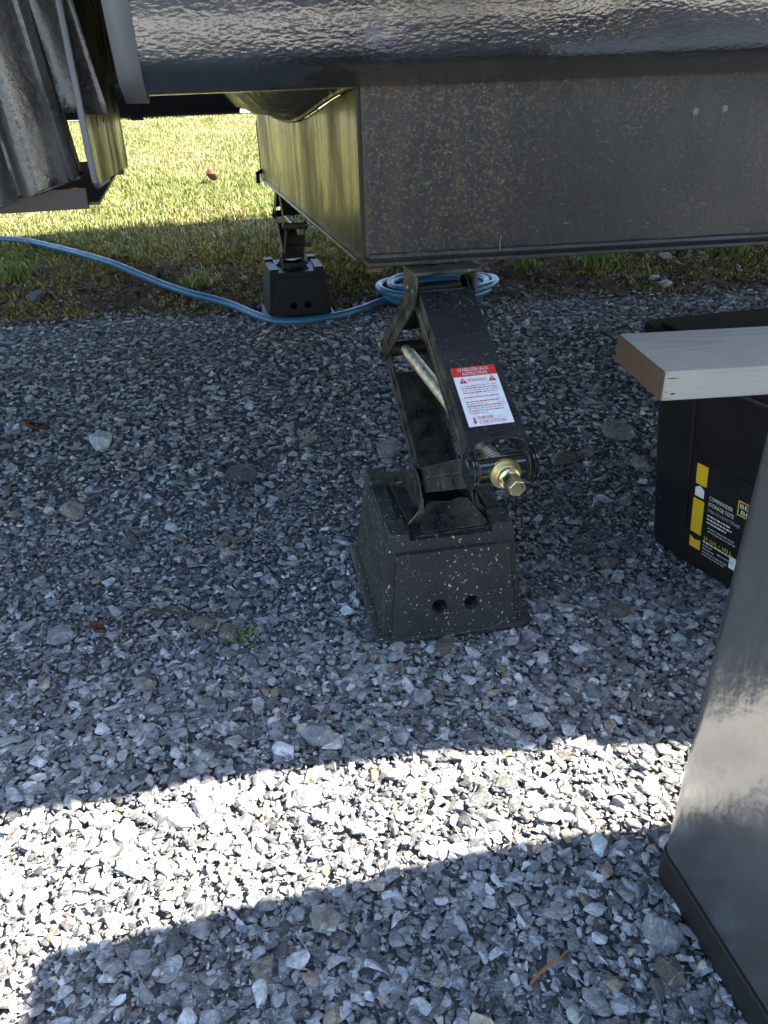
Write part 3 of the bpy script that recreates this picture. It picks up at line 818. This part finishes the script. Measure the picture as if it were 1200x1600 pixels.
def make_block():
    o = empty('stabilizer_block', (0, 0, 0))
    bx, by, tx, ty, H = .139, .166, .117, .140, .205      # half sizes at bottom / top
    def side(x, z):                                         # front face, local -Y
        t = z/H; return (x, -(by + (ty-by)*t), z)
    def hx(z): return bx + (tx-bx)*z/H
    circ = lambda cx, cz, r, n=18: [(cx + r*math.cos(2*math.pi*i/n), cz + r*math.sin(2*math.pi*i/n)) for i in range(n)]
    holes = [circ(-.028, .070, .0150), circ(.034, .070, .0150)]
    b = MB()
    for sy in (1, -1):
        v, f = fill_holes([[(-hx(.0), .0), (hx(.0), .0), (hx(H), H), (-hx(H), H)]] + holes, lambda x, z: tuple(np.array(side(x, z))*np.array((1, sy, 1))))
        b.add(v, f)
        for h in holes:
            n = len(h); A = [tuple(np.array(side(x, z))*np.array((1, sy, 1))) for x, z in h]; Bk = [(x, y*.62, z) for x, y, z in A]
            b.add(A+Bk, [(i, (i+1) % n, n+(i+1) % n, n+i) for i in range(n)] + [tuple(range(n, 2*n))])
    for sx in (1, -1): b.add([(sx*bx, -by, 0), (sx*bx, by, 0), (sx*tx, ty, H), (sx*tx, -ty, H)], [(0, 1, 2, 3)])
    b.add([(-tx, -ty, H), (tx, -ty, H), (tx, ty, H), (-tx, ty, H)], [(0, 1, 2, 3)])
    bmo = b.build('body', M_block, o, fix=False)
    md = bmo.modifiers.new('weld', 'WELD'); md.merge_threshold = .0005
    # raised front and rear panels with the two holes
    for sy in (-1, 1):
        lo, hi = .004, .184
        outer = [(-hx(lo)+.016, lo), (hx(lo)-.016, lo), (hx(hi)-.014, hi), (-hx(hi)+.014, hi)]
        pr = .010
        v, f = fill_holes([outer]+holes, lambda x, z: tuple((np.array(side(x, z)) + np.array((0, -pr, .0)))*np.array((1, -sy, 1))))
        q = MB().add(v, f)
        for lp in [outer]+holes:
            n = len(lp)
            A = [tuple((np.array(side(x, z)) + np.array((0, -pr, 0)))*np.array((1, -sy, 1))) for x, z in lp]
            Bk = [tuple((np.array(side(x, z)) + np.array((0, .002, 0)))*np.array((1, -sy, 1))) for x, z in lp]
            q.add(A+Bk, [(i, (i+1) % n, n+(i+1) % n, n+i) for i in range(n)])
        q.build('holed_panel', M_block, o)
    # corner pads
    for sx in (-1, 1):
        for sy in (-1, 1):
            x0, x1 = sx*(tx+.0006), sx*(tx-.040); y0, y1 = sy*(ty+.0006), sy*(ty-.062); h = .015; c = .004
            p = [(x0, y0, H-.002), (x1, y0, H-.002), (x1, y1, H-.002), (x0, y1, H-.002), (x0-sx*.002, y0-sy*.003, H+h), (x1+sx*c*.5, y0-sy*.003, H+h), (x1+sx*c*.5, y1+sy*c, H+h), (x0-sx*.002, y1+sy*c, H+h)]
            MB().hexa(p).build('corner_pad', M_block, o, bevel=.0025)
    MB().box(-tx+.001, -tx+.030, -.066, .066, H-.002, H+.008).build('side_rail', M_block, o, bevel=.002)
    MB().box(tx-.030, tx-.001, -.066, .066, H-.002, H+.008).build('side_rail', M_block, o, bevel=.002)
    # bottom lip, a rolled rim
    rx, ry, r = bx+.008, by+.010, .007
    pts = []
    for (cx, cy, a0) in ((rx-.02, ry-.02, 0), (-rx+.02, ry-.02, 90), (-rx+.02, -ry+.02, 180), (rx-.02, -ry+.02, 270)):
        for k in range(6): a = rad(a0 + 90*k/5); pts.append((cx+.02*math.cos(a), cy+.02*math.sin(a), .010))
    n = len(pts); lip = MB(); sec = [(-.012, -.009), (.004, -.009), (.009, -.004), (.009, .004), (.004, .008), (-.012, .009)]
    ring = []
    for i in range(n):
        p = Vector(pts[i]); t = (Vector(pts[(i+1) % n]) - Vector(pts[i-1])).normalized(); out = Vector((t.y, -t.x, 0))
        ring.append([tuple(p + out*a + Vector((0, 0, c))) for a, c in sec])
    ring.append(ring[0]); lip.grid([list(rw)+[rw[0]] for rw in ring]); lip.build('bottom_lip', M_block, o, smooth=True, angle=50)
    return o
blk = make_block(); blk.location = (.385, 1.276, .002); blk.rotation_euler = (0, 0, rad(-3.0))
tag(blk, 'dusty black plastic leveling block with coloured flecks under the near jack', 'block', 'plastic blocks under the jacks')
MB().sweep([(-.101, -.1682, .016), (-.100, -.1668, .026), (-.101, -.1655, .034)], [.0012, .0024, .0010], 6).build('red_fleck', M_red, blk) if False else None
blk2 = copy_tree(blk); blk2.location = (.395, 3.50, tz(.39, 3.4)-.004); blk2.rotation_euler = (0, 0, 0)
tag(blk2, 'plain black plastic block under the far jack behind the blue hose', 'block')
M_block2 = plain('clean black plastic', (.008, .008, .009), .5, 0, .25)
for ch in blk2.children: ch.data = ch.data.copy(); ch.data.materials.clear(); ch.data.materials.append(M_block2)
# red paint chip on the near block
rb = MB().box(-.106, -.102, -.1712, -.1702, .012, .034); o = rb.build('red_chip', M_red, None, bevel=.0004); o.parent = blk

# ================================================================ HOSE
def catmull(P, n):
    P = [Vector(p) for p in P]; out = []
    for i in range(len(P)-1):
        a, b_, c, d = P[max(i-1, 0)], P[i], P[i+1], P[min(i+2, len(P)-1)]
        for k in range(n):
            t = k/n; out.append(.5*((2*b_) + (c-a)*t + (2*a-5*b_+4*c-d)*t*t + (3*b_-a-3*c+d)*t**3))
    out.append(P[-1]); return out
hp = [(-1.9, 5.6), (-1.363, 5.224), (-1.116, 5.028), (-.881, 4.841), (-.535, 4.375), (-.273, 4.048), (-.066, 3.782), (.103, 3.618), (.294, 3.30), (.547, 3.30), (.774, 3.46), (.92, 3.52)]
path = []
for p in catmull([(x, y, 0) for x, y in hp], 8):
    h = max(tz(p.x+dx, p.y+dy) for dx in (-.05, 0, .05) for dy in (-.05, 0, .05)) - .004
    path.append([p.x, p.y, h+.018])
zz = np.array([p[2] for p in path]); k = np.ones(9)/9; zz = np.convolve(np.pad(zz, 4, mode='edge'), k, 'valid')
path = [(p[0], p[1], z) for p, z in zip(path, zz)]
cc = Vector((1.06, 3.48)); a0 = math.atan2(path[-1][1]-cc.y, path[-1][0]-cc.x)
r0 = math.hypot(path[-1][0]-cc.x, path[-1][1]-cc.y); z0 = path[-1][2]
turns = 5.3; rnd = random.Random(4)
for i in range(1, 200):
    t = i/199; a = a0 + 2*math.pi*turns*t
    r = (r0 + (.232-r0)*min(1, t*8)) + .022*math.sin(a*.43+1) + .03*math.sin(2*math.pi*turns*t*.31)
    base = .024
    path.append((cc.x + r*1.02*math.cos(a), cc.y + r*.72*math.sin(a), max(base, z0+(base-z0)*min(1, t*8)) + (.012*turns*t) + .006*math.sin(a*2.3)))
hose = MB().sweep(path, .0175, 12).build('garden_hose', M_hose, smooth=True)
tag(hose, 'blue water hose across the soil bank ending in a loose coil', 'hose')

# ================================================================ CABINET (right foreground)
cab = empty('black_cabinet', (.85, .25, 0), 'tall glossy black cabinet corner with matt plinth at the right edge', 'cabinet')
def rounded_rect(x0, x1, y0, y1, r, n=8):
    out = []
    for cx, cy, a0 in ((x1-r, y1-r, 0), (x0+r, y1-r, 90), (x0+r, y0+r, 180), (x1-r, y0+r, 270)):
        out += [(cx + r*math.cos(rad(a0+90*k/n)), cy + r*math.sin(rad(a0+90*k/n))) for k in range(n+1)]
    return out
MB().prism(rounded_rect(.483, 1.12, -.10, .563, .024), (0, 0, .880), lambda a, c: (a, c, .056)).build('casing', M_cab, cab, smooth=True, angle=30, bevel=.006, seg=3)
MB().prism(rounded_rect(.4805, 1.1225, -.1025, .5655, .026), (0, 0, .056), lambda a, c: (a, c, 0)).build('plinth', M_plinth, cab, smooth=True, angle=30, bevel=.002)

# ================================================================ TOTES AND BOARD
def make_tote(base, ang, L, Wd, h, label, cat='storage bin', sticker=True, zt=None):
    t = empty('storage_tote', (base[0], base[1], 0), label, cat, 'black storage totes')
    u = Vector((math.cos(ang), math.sin(ang), 0)); v = Vector((-u.y, u.x, 0))
    # u runs along the labelled face toward the camera, v away to the right
    B = Vector((base[0], base[1], .002)); tp = .035
    def P(a, c, z):
        k = z/h; a2 = -tp*k + a*(L+2*tp*k); c2 = -tp*k + c*(Wd+2*tp*k); return B + u*a2 + v*c2 + Vector((0, 0, z))
    b = MB().hexa([P(0, 0, 0), P(1, 0, 0), P(1, 1, 0), P(0, 1, 0), P(0, 0, h), P(1, 0, h), P(1, 1, h), P(0, 1, h)])
    b.build('shell', M_tote, t, bevel=.022, seg=4)
    # vertical ribs on the labelled face
    for a in (.195, .30 if not sticker else .86):
        pts = [P(a, 0, z) - v*.001 for z in (.09, .16, .25, h-.02)]
        MB().sweep(pts, [.003, .004, .0045, .005], 8).build('rib', M_tote, t, smooth=True)
    # lid
    lid = MB()
    k = .003
    def Q(a, c, z, e): a2 = -tp-e + a*(L+2*tp+2*e); c2 = -tp-e + c*(Wd+2*tp+2*e); return B + u*a2 + v*c2 + Vector((0, 0, z))
    lid.hexa([Q(0, 0, h-.012, k), Q(1, 0, h-.012, k), Q(1, 1, h-.012, k), Q(0, 1, h-.012, k), Q(0, 0, h+.010, k), Q(1, 0, h+.010, k), Q(1, 1, h+.010, k), Q(0, 1, h+.010, k)])
    lo = lid.build('lid', M_tote, t, bevel=.006, seg=3)
    ch = MB().hexa([Q(.04, .05, h+.010, -.02), Q(.96, .05, h+.010, -.02), Q(.96, .95, h+.010, -.02), Q(.04, .95, h+.010, -.02)] + [Q(.06, .07, h+.015, -.02), Q(.94, .07, h+.015, -.02), Q(.94, .93, h+.015, -.02), Q(.06, .93, h+.015, -.02)])
    ch.build('lid_panel', M_tote, lo, bevel=.003)
    return t, P, u, v
ang1 = math.atan2(-.972, .235)
tote1, P1, tu, tv = make_tote((.905, 1.305), ang1, .50, .70, .435, 'black storage tote with yellow label beneath the timber board')
# sticker on the left face
org = P1(.225, 0, .048) - tv*.0012
ex = (P1(.9, 0, .048) - P1(.1, 0, .048)).normalized(); ey = (P1(.3, 0, .30) - P1(.3, 0, .05)).normalized(); nn = ex.cross(ey).normalized()
at = lambda a, c, k=0.: org + ex*a + ey*c + nn*k
def strip(name, pts, mat): return flat_poly(name, pts, mat, stick, at(0, 0, .0006), ex, ey)
stick = flat_poly('product_label', [(0, 0), (.235, 0), (.235, .215), (0, .215)], M_tote, tote1, org, ex, ey, .0004)
stick['label'] = 'black and yellow product label on the tote side'
strip('yellow_strip', [(.002, .160), (.030, .160), (.030, .205), (.002, .205)], M_yellow)
strip('house_mark', [(.003, .132), (.026, .132), (.026, .150), (.0145, .158), (.003, .150)], M_whiteprint)
strip('yellow_strip', [(.001, .046), (.029, .046), (.029, .126), (.001, .126)], M_yellow)
strip('yellow_strip', [(.002, .010), (.030, .010), (.030, .034), (.014, .030), (.002, .036)], M_yellow)
lettering('COMMANDER', .0125, M_whiteprint, stick, at(.040, .138, .0008), ex, ey, .058)
lettering('STORAGE TOTE', .0125, M_whiteprint, stick, at(.040, .124, .0008), ex, ey, .062)
lettering('CAJA DE ALMACENAJE', .0100, M_greyprint, stick, at(.040, .111, .0008), ex, ey, .078)
lettering('27 GAL / 102 L', .0120, M_yellow, stick, at(.037, .042, .0008), ex, ey, .072)
r2 = random.Random(8)
for i, (c, a0_, wd, mt) in enumerate([(.100, .040, .055, M_whiteprint), (.092, .040, .062, M_whiteprint), (.084, .040, .048, M_whiteprint), (.072, .044, .066, M_greyprint), (.065, .046, .066, M_greyprint), (.036, .037, .085, M_whiteprint), (.028, .037, .02, M_greyprint), (.020, .037, .03, M_greyprint), (.012, .037, .06, M_greyprint), (.005, .037, .055, M_greyprint), (.024, .075, .04, M_greyprint)]):
    g = MB(); x = a0_
    while x < a0_+wd:
        w_ = r2.uniform(.003, .010); g.add([at(x, c, .0006), at(x+w_, c, .0006), at(x+w_, c+.0032, .0006), at(x, c+.0032, .0006)], [(0, 1, 2, 3)]); x += w_+.002
    tag(g.build('print_line', mt, stick, fix=False), kind='stuff')
g = MB()
for a, b_, c, d in ((.108, .138, .168, .1705), (.108, .138, .138, .1405), (.108, .1105, .1405, .168), (.1355, .138, .1405, .168)):
    g.add([at(a, c, .0006), at(b_, c, .0006), at(b_, d, .0006), at(a, d, .0006)], [(0, 1, 2, 3)])
g.build('badge_frame', M_yellow, stick, fix=False)
lettering('BE', .013, M_whiteprint, stick, at(.1135, .156, .0008), ex, ey, .018)
lettering('BI', .013, M_whiteprint, stick, at(.1165, .143, .0008), ex, ey, .014)
strip('barcode_patch', [(.105, .012), (.15, .012), (.15, .040), (.105, .040)], M_whiteprint)

tote2, P2, _, _ = make_tote((1.19, 1.655), ang1+.05, .02, .02, .1, 'x') if False else (None,)*4
t2 = empty('low_bin', (2.0, 2.1, 0), 'second black bin with rounded rim showing just behind the timber board', 'storage bin')
M_bin = plain('matt black bin plastic', (.006, .006, .007), .8, 0, .08)
MB().prism(rounded_rect(1.41, 2.66, 1.93, 2.22, .05), (0, 0, .18), lambda a, c: (a, c, .002)).build('shell', M_bin, t2, bevel=.01, seg=3, smooth=True)
MB().prism(rounded_rect(1.375, 2.70, 1.90, 2.25, .06), (0, 0, .030), lambda a, c: (a, c, .182)).build('lid', M_bin, t2, bevel=.010, seg=4, smooth=True)
MB().prism(rounded_rect(1.42, 2.66, 1.94, 2.21, .04), (0, 0, .008), lambda a, c: (a, c, .2121)).build('lid_panel', M_bin, t2, bevel=.003, smooth=True)

# timber board
BZ, BT = .505, .0520
corner = {'fl': (.776, 1.160), 'bl': (.810, 1.378)}
bd = Vector((math.cos(rad(-8)), math.sin(rad(-8)), 0)); bw = Vector((math.sin(rad(8)), math.cos(rad(8)), 0))
board = empty('timber_board', (.718, 1.074, BZ-BT), 'weathered pale timber plank with sawn end lying across the black tote', 'plank')
board.rotation_euler = (0, 0, rad(-8))
def local_obj(b, name, mat, parent, **kw):
    o = b.build(name, mat, None, **kw); o.parent = parent; return o
b = MB().box(0.0025, 1.3, 0, .214, 0, BT); local_obj(b, 'plank', M_wood, board, bevel=.003, seg=2)
b = MB().box(0, .003, .001, .213, .001, BT-.001); local_obj(b, 'sawn_end', M_end, board, bevel=.001)
for xx, z_, w_, h_ in ((.003, .040, .026, .0012), (.014, .012, .013, .0022), (.005, .0165, .006, .0010)):
    local_obj(MB().add([(xx, -.0003, z_), (xx+w_*.6, -.0003, z_-h_*.4), (xx+w_, -.0003, z_+h_*.5), (xx+w_*.4, -.0003, z_+h_)], [(0, 1, 2, 3)]), 'split', M_hole, board, fix=False)

# ================================================================ LARGER STONES
def big_stone(x, y, w, h, colr, label, rot, name='stone', flat=.55):
    rs2 = np.random.default_rng(int(abs(x*1000)+abs(y*777)))
    bm = bmesh.new()
    for i in range(18):
        p = rs2.normal(size=3); p /= np.linalg.norm(p); p = np.sign(p)*np.abs(p)**.75; bm.verts.new(p*rs2.uniform(.85, 1.05))
    r = bmesh.ops.convex_hull(bm, input=bm.verts)
    junk = [g for g in r['geom_interior'] if isinstance(g, bmesh.types.BMVert)]
    if junk: bmesh.ops.delete(bm, geom=junk, context='VERTS')
    bmesh.ops.dissolve_limit(bm, angle_limit=rad(18), verts=bm.verts, edges=bm.edges)
    bmesh.ops.bevel(bm, geom=list(bm.edges), offset=.09, segments=2, profile=.6, affect='EDGES')
    bmesh.ops.triangulate(bm, faces=bm.faces)
    sx, sy, sz = w/2, max(h*.75, w*.36), max(h*.42, w*.22)*flat/.55
    for v in bm.verts:
        n_ = Vector((math.sin(v.co.x*7+v.co.y*5), math.sin(v.co.y*8+v.co.z*4), math.sin(v.co.z*9+v.co.x*6)))*.025
        v.co = v.co + n_; v.co.x *= sx; v.co.y *= sy; v.co.z *= sz
    me = bpy.data.meshes.new(name); bm.to_mesh(me); bm.free()
    a = me.color_attributes.new('Col', 'FLOAT_COLOR', 'POINT')
    for d in a.data: d.color = (*colr, 1)
    me.materials.append(M_gravel)
    o = bpy.data.objects.new(name, me); C.objects.link(o)
    o.location = (x, y, tz(x, y) + sz*.55 + .004); o.rotation_euler = (random.uniform(-.15, .15), random.uniform(-.12, .12), rot)
    return tag(o, label, 'stone', 'larger stones lying in the gravel')
G1, G2, LT, BR, TN, DK, BL = (.17, .175, .185), (.24, .245, .26), (.42, .43, .44), (.15, .115, .08), (.26, .22, .17), (.075, .077, .082), (.30, .34, .39)
STONES = [
 (-.358, 2.204, .085, .062, LT, 'largest whitish stone on the shaded gravel at far left', .3),
 (.022, 1.881, .112, .040, DK, 'long flat dark slab stone lying left of the jack', .1),
 (-.393, 1.803, .061, .052, TN, 'tan angular stone below the whitish stone at left', .8),
 (-.037, 1.565, .057, .046, BR, 'brownish stone halfway between dark slab and brown pair', .2),
 (-.249, 1.610, .054, .040, DK, 'dark stone at left, right of the tan stone and lower', .5),
 (-.367, 1.294, .063, .036, G2, 'flat pale grey flake of stone near the left edge', .4),
 (-.092, 1.251, .030, .045, BR, 'upright brown stone, left one of a brown pair', 1.2),
 (-.048, 1.208, .042, .040, BR, 'rounded brown stone, right one of a brown pair', .2),
 (-.202, 1.106, .037, .034, TN, 'small beige stone alone in the shaded left gravel', .6),
 (.193, 2.175, .043, .036, TN, 'small beige stone left of the jack, upper of two', .2),
 (.238, 2.065, .053, .036, TN, 'beige stone left of the jack, lower of two', .4),
 (.081, .901, .052, .050, G2, 'pale grey stone touching the sunlit strip at its middle', .9),
 (.072, .962, .043, .032, DK, 'dark stone just above the pale one at the sunlit strip', .3),
 (-.070, .913, .039, .027, DK, 'rounded dark stone just above the sunlit strip, left of centre', .1),
 (-.027, .936, .027, .038, DK, 'narrow dark upright stone above the sunlit strip', 1.3),
 (.176, .891, .042, .029, G1, 'smooth blue grey stone just above the sunlit strip', .2),
 (.890, 1.729, .088, .055, BR, 'brown mottled oval stone right of the jack drive nut', .2),
 (1.117, 1.849, .112, .072, G1, 'big grey boulder beside the tote under the plank end', .3),
 (1.075, 1.640, .055, .050, G2, 'pale angular stone close to the tote edge', .7),
 (.768, 1.238, .072, .028, BR, 'flat brown stone right of the near block', .1),
 (.712, 1.085, .056, .040, BR, 'brown cobble low right of the near block', .4),
 (.744, 1.312, .079, .034, DK, 'flat dark stone behind the flat brown one', .0),
 (.353, 1.068, .072, .026, BR, 'flat brownish stone peeping out below the block lip', .1),
 (.040, .597, .049, .033, TN, 'tan stone in the foreground shade near the sunlit strip', .5),
 (.427, .429, .037, .034, BR, 'dark brown stone beside the cabinet plinth', .3),
 (.440, .475, .052, .046, G2, 'large pale grey stone beside the cabinet plinth', .8),
 (.447, 1.912, .091, .060, G1, 'grey stone seen between the jack arms', .4),
 (2.325, 3.626, .085, .060, G2, 'grey rock up on the mossy bank under the beam', .2),
 (2.143, 3.324, .098, .040, BL, 'flat bluish stone at the foot of the bank, lower of two', .1),
 (2.149, 3.425, .069, .030, BL, 'small bluish stone at the foot of the bank, upper of two', .4),
 (.832, 1.084, .039, .030, BR, 'small brown stone at the foot of the tote', .4),
 (-.786, 3.98, .124, .080, DK, 'dark lump of rock in the soil at the left edge', .4),
]
for s in STONES:
    k = .82 if s[1] < 1.0 else .92
    big_stone(s[0], s[1], s[2]*k, s[3]*k, tuple(.6*c + .4*(sum(s[4])/3) for c in s[4]), s[5], s[6])

# ================================================================ DEBRIS
def twig(name, a, b, r, mat, label):
    a, b = Vector(a), Vector(b); m_ = (a+b)/2 + Vector((.002, .003, .002)); d = (b-a)
    o = MB().sweep([a, a+d*.25+Vector((0, .0015, .001)), m_, a+d*.75-Vector((.001, .001, 0)), b], [r*.9, r*1.1, r, r*.85, r*.5], 7).build(name, mat, smooth=True)
    return tag(o, label, 'twig')
twig('twig', (.258, .452, .024), (.318, .477, .026), 0.0018, M_twig, 'short orange brown stick in the foreground gravel')
twig('twig', (-.205, 1.306, .024), (-.122, 1.288, .022), .0036, M_twigdark, 'dark twig lying in the shaded gravel at left')
twig('twig', (-.030, .995, .022), (-.012, .955, .022), .0022, M_twigdark, 'small dark twig above the sunlit strip')
def leaf(loc, s, rot, mat, label, curl=.3):
    b = MB(); n = 9
    rows = []
    for i in range(n+1):
        t = i/n; w = s*.34*math.sin(math.pi*min(.97, t*.93+.05))*(1+.35*math.sin(t*19)); rows.append([(x*w, (t-.5)*s, curl*s*(x*x*.6 + (t-.5)**2)) for x in (-1, -.5, 0, .5, 1)])
    b.grid(rows); o = b.build('dead_leaf', mat, smooth=True, solid=.0006, fix=False); o.location = loc; o.rotation_euler = (.3, .2, rot)
    return tag(o, label, 'leaf')
leaf((.163, 6.55, tz(.163, 6.55)+.022), .13, .6, M_leaf, 'curled russet leaf on the sunlit lawn', .6)
leaf((-.293, 1.268, .026), .036, 1.0, M_leaf, 'small rusty leaf in the shaded gravel at left', .5)
leaf((-.565, 2.36, .022), .075, 1.5, M_leaf, 'rusty brown leaf at the left edge of the shaded gravel', .3)

# litter, clods and pebbles over the bank
n = 9000
lx = rng.uniform(-2.2, 3.6, n); lt = np.abs(rng.normal(.15, .45, n))-.02; ly = edge_y(lx)+lt
lz = terrain(lx, ly)
vv, ff, cl = [], [], []
for i in range(n):
    v, f = VAR_COARSE[rng.integers(0, len(VAR_COARSE))]
    s = .006*math.exp(min(.9, rng.normal(0, .55))); u = rng.uniform()
    if u < .45: sc = np.array([s*1.3, s*1.1, s*.9]); c = np.array([.085, .06, .043])*rng.uniform(.5, 1.6)
    elif u < .75: sc = np.array([s*1.9, s*1.2, s*.22]); c = np.array([.28, .19, .12])*rng.uniform(.5, 1.6)
    else: sc = np.array([s*1.3, s, s*.8]); c = np.array([.26, .25, .245])*rng.uniform(.4, 1.5)
    a = rng.uniform(0, 6.28); R = np.array([[math.cos(a), -math.sin(a), 0], [math.sin(a), math.cos(a), 0], [rng.normal(0, .3), rng.normal(0, .3), 1]])
    q = (v*sc)@R.T + np.array([lx[i], ly[i], lz[i]+sc[2]*.4])
    ff.append(f+sum_ if (sum_ := len(vv)*0) else f); vv.append(q); cl.append(c)
VV, FF, CC = [], [], []; base = 0
for q, f, c in zip(vv, ff, cl):
    VV.append(q); FF.append(f+base); CC.append(np.repeat(c[None], len(q), 0)); base += len(q)
tag(np_mesh('leaf_litter', np.concatenate(VV), np.concatenate(FF), M_litter, np.concatenate(CC)), 'crumbs of soil, bark and dead leaf over the bank', 'litter', kind='stuff')

# grass blades
def grass(name, px, py, hmin, hmax, wid, green, label, cg=(.15, .205, .045), cs=(.47, .40, .20)):
    n = len(px); z = terrain(px, py)-.004
    h = rng.uniform(hmin, hmax, n)*(.45+1.1*fbm(px*3.3, py*3.3, 77)); a = rng.uniform(0, 2*np.pi, n); lean = np.abs(rng.normal(.55, .35, n)); la = rng.uniform(0, 2*np.pi, n)
    w = wid*rng.uniform(.6, 1.3, n)
    sx, sy = np.cos(a)*w, np.sin(a)*w; dx, dy = np.cos(la)*lean*h, np.sin(la)*lean*h
    b0 = np.stack([px-sx, py-sy, z], -1); b1 = np.stack([px+sx, py+sy, z], -1)
    m0 = np.stack([px-sx*.8+dx*.35, py-sy*.8+dy*.35, z+h*.6], -1); m1 = np.stack([px+sx*.8+dx*.35, py+sy*.8+dy*.35, z+h*.6], -1)
    t = np.stack([px+dx, py+dy, z+h*np.clip(1-.25*lean, .35, 1)], -1)
    V = np.stack([b0, b1, m0, m1, t], 1).reshape(-1, 3)
    k = np.arange(n)[:, None]*5
    F = np.concatenate([k+np.array([[0, 1, 3]]), k+np.array([[0, 3, 2]]), k+np.array([[2, 3, 4]])], 0)
    u = rng.uniform(0, 1, n); patch = fbm(px*1.1, py*1.1, 71)
    dry = (u < np.clip(.47 + 1.9*(patch-.47) - green, .05, .9))
    g = np.array(cg)[None]*rng.uniform(.6, 1.5, (n, 1)) * np.array([1, 1, 1])[None]
    s = np.array(cs)[None]*rng.uniform(.5, 1.35, (n, 1))
    c = np.where(dry[:, None], s, g)
    o = np_mesh(name, V, F, M_grass, np.repeat(c, 5, 0))
    return tag(o, label, 'grass', kind='stuff')
n = 150000
py = 4.35 + (12.6-4.35)*rng.uniform(0, 1, n)**1.35
px = rng.uniform(-1, 1, n)*(1.2+.36*py) + .12*py
tt = py - edge_y(px); keep = rng.uniform(0, 1, n) < smooth01((tt-.75-.5*(fbm(px*3, py*3, 31)-.45))/.5)
grass('lawn', px[keep], py[keep], .02, .052, .0033, 0., 'sunlit yellow green lawn beyond the trailer')
# moss and weed patches on the bank
n = 52000
px = rng.uniform(-2.2, 3.6, n); py = edge_y(px) + rng.uniform(.05, 1.25, n)
k = fbm(px*2.3, py*2.3, 21) + .25*smooth01((py-edge_y(px))/1.1) + rng.normal(0, .05, n)
kp = k > .47
grass('bank_moss', px[kp], py[kp], .010, .028, .0045, .05, 'short moss and weeds on the shaded bank', (.24, .25, .05), (.40, .28, .08))
tuft = []
for (x, y, c) in [(-.92, 4.28, 240), (-.06, 3.93, 160), (.02, 3.96, 90), (.60, 4.5, 160), (.3, 4.62, 150), (1.6, 3.75, 100), (2.0, 3.7, 160), (2.7, 3.6, 150), (-.4, 4.55, 120), (-1.3, 4.6, 200)]:
    tuft.append(np.stack([x+rng.normal(0, .045, c), y+rng.normal(0, .045, c)], -1))
tuft = np.concatenate(tuft); grass('grass_tuft', tuft[:, 0], tuft[:, 1], .03, .075, .0032, .5, 'green grass tufts on the shaded bank')
# tiny weed in the gravel
wd = np.stack([-.014+rng.normal(0, .008, 26), 1.203+rng.normal(0, .008, 26)], -1)
grass('seedling', wd[:, 0], wd[:, 1], .02, .03, .0035, .9, 'tiny green seedling in the shaded gravel')
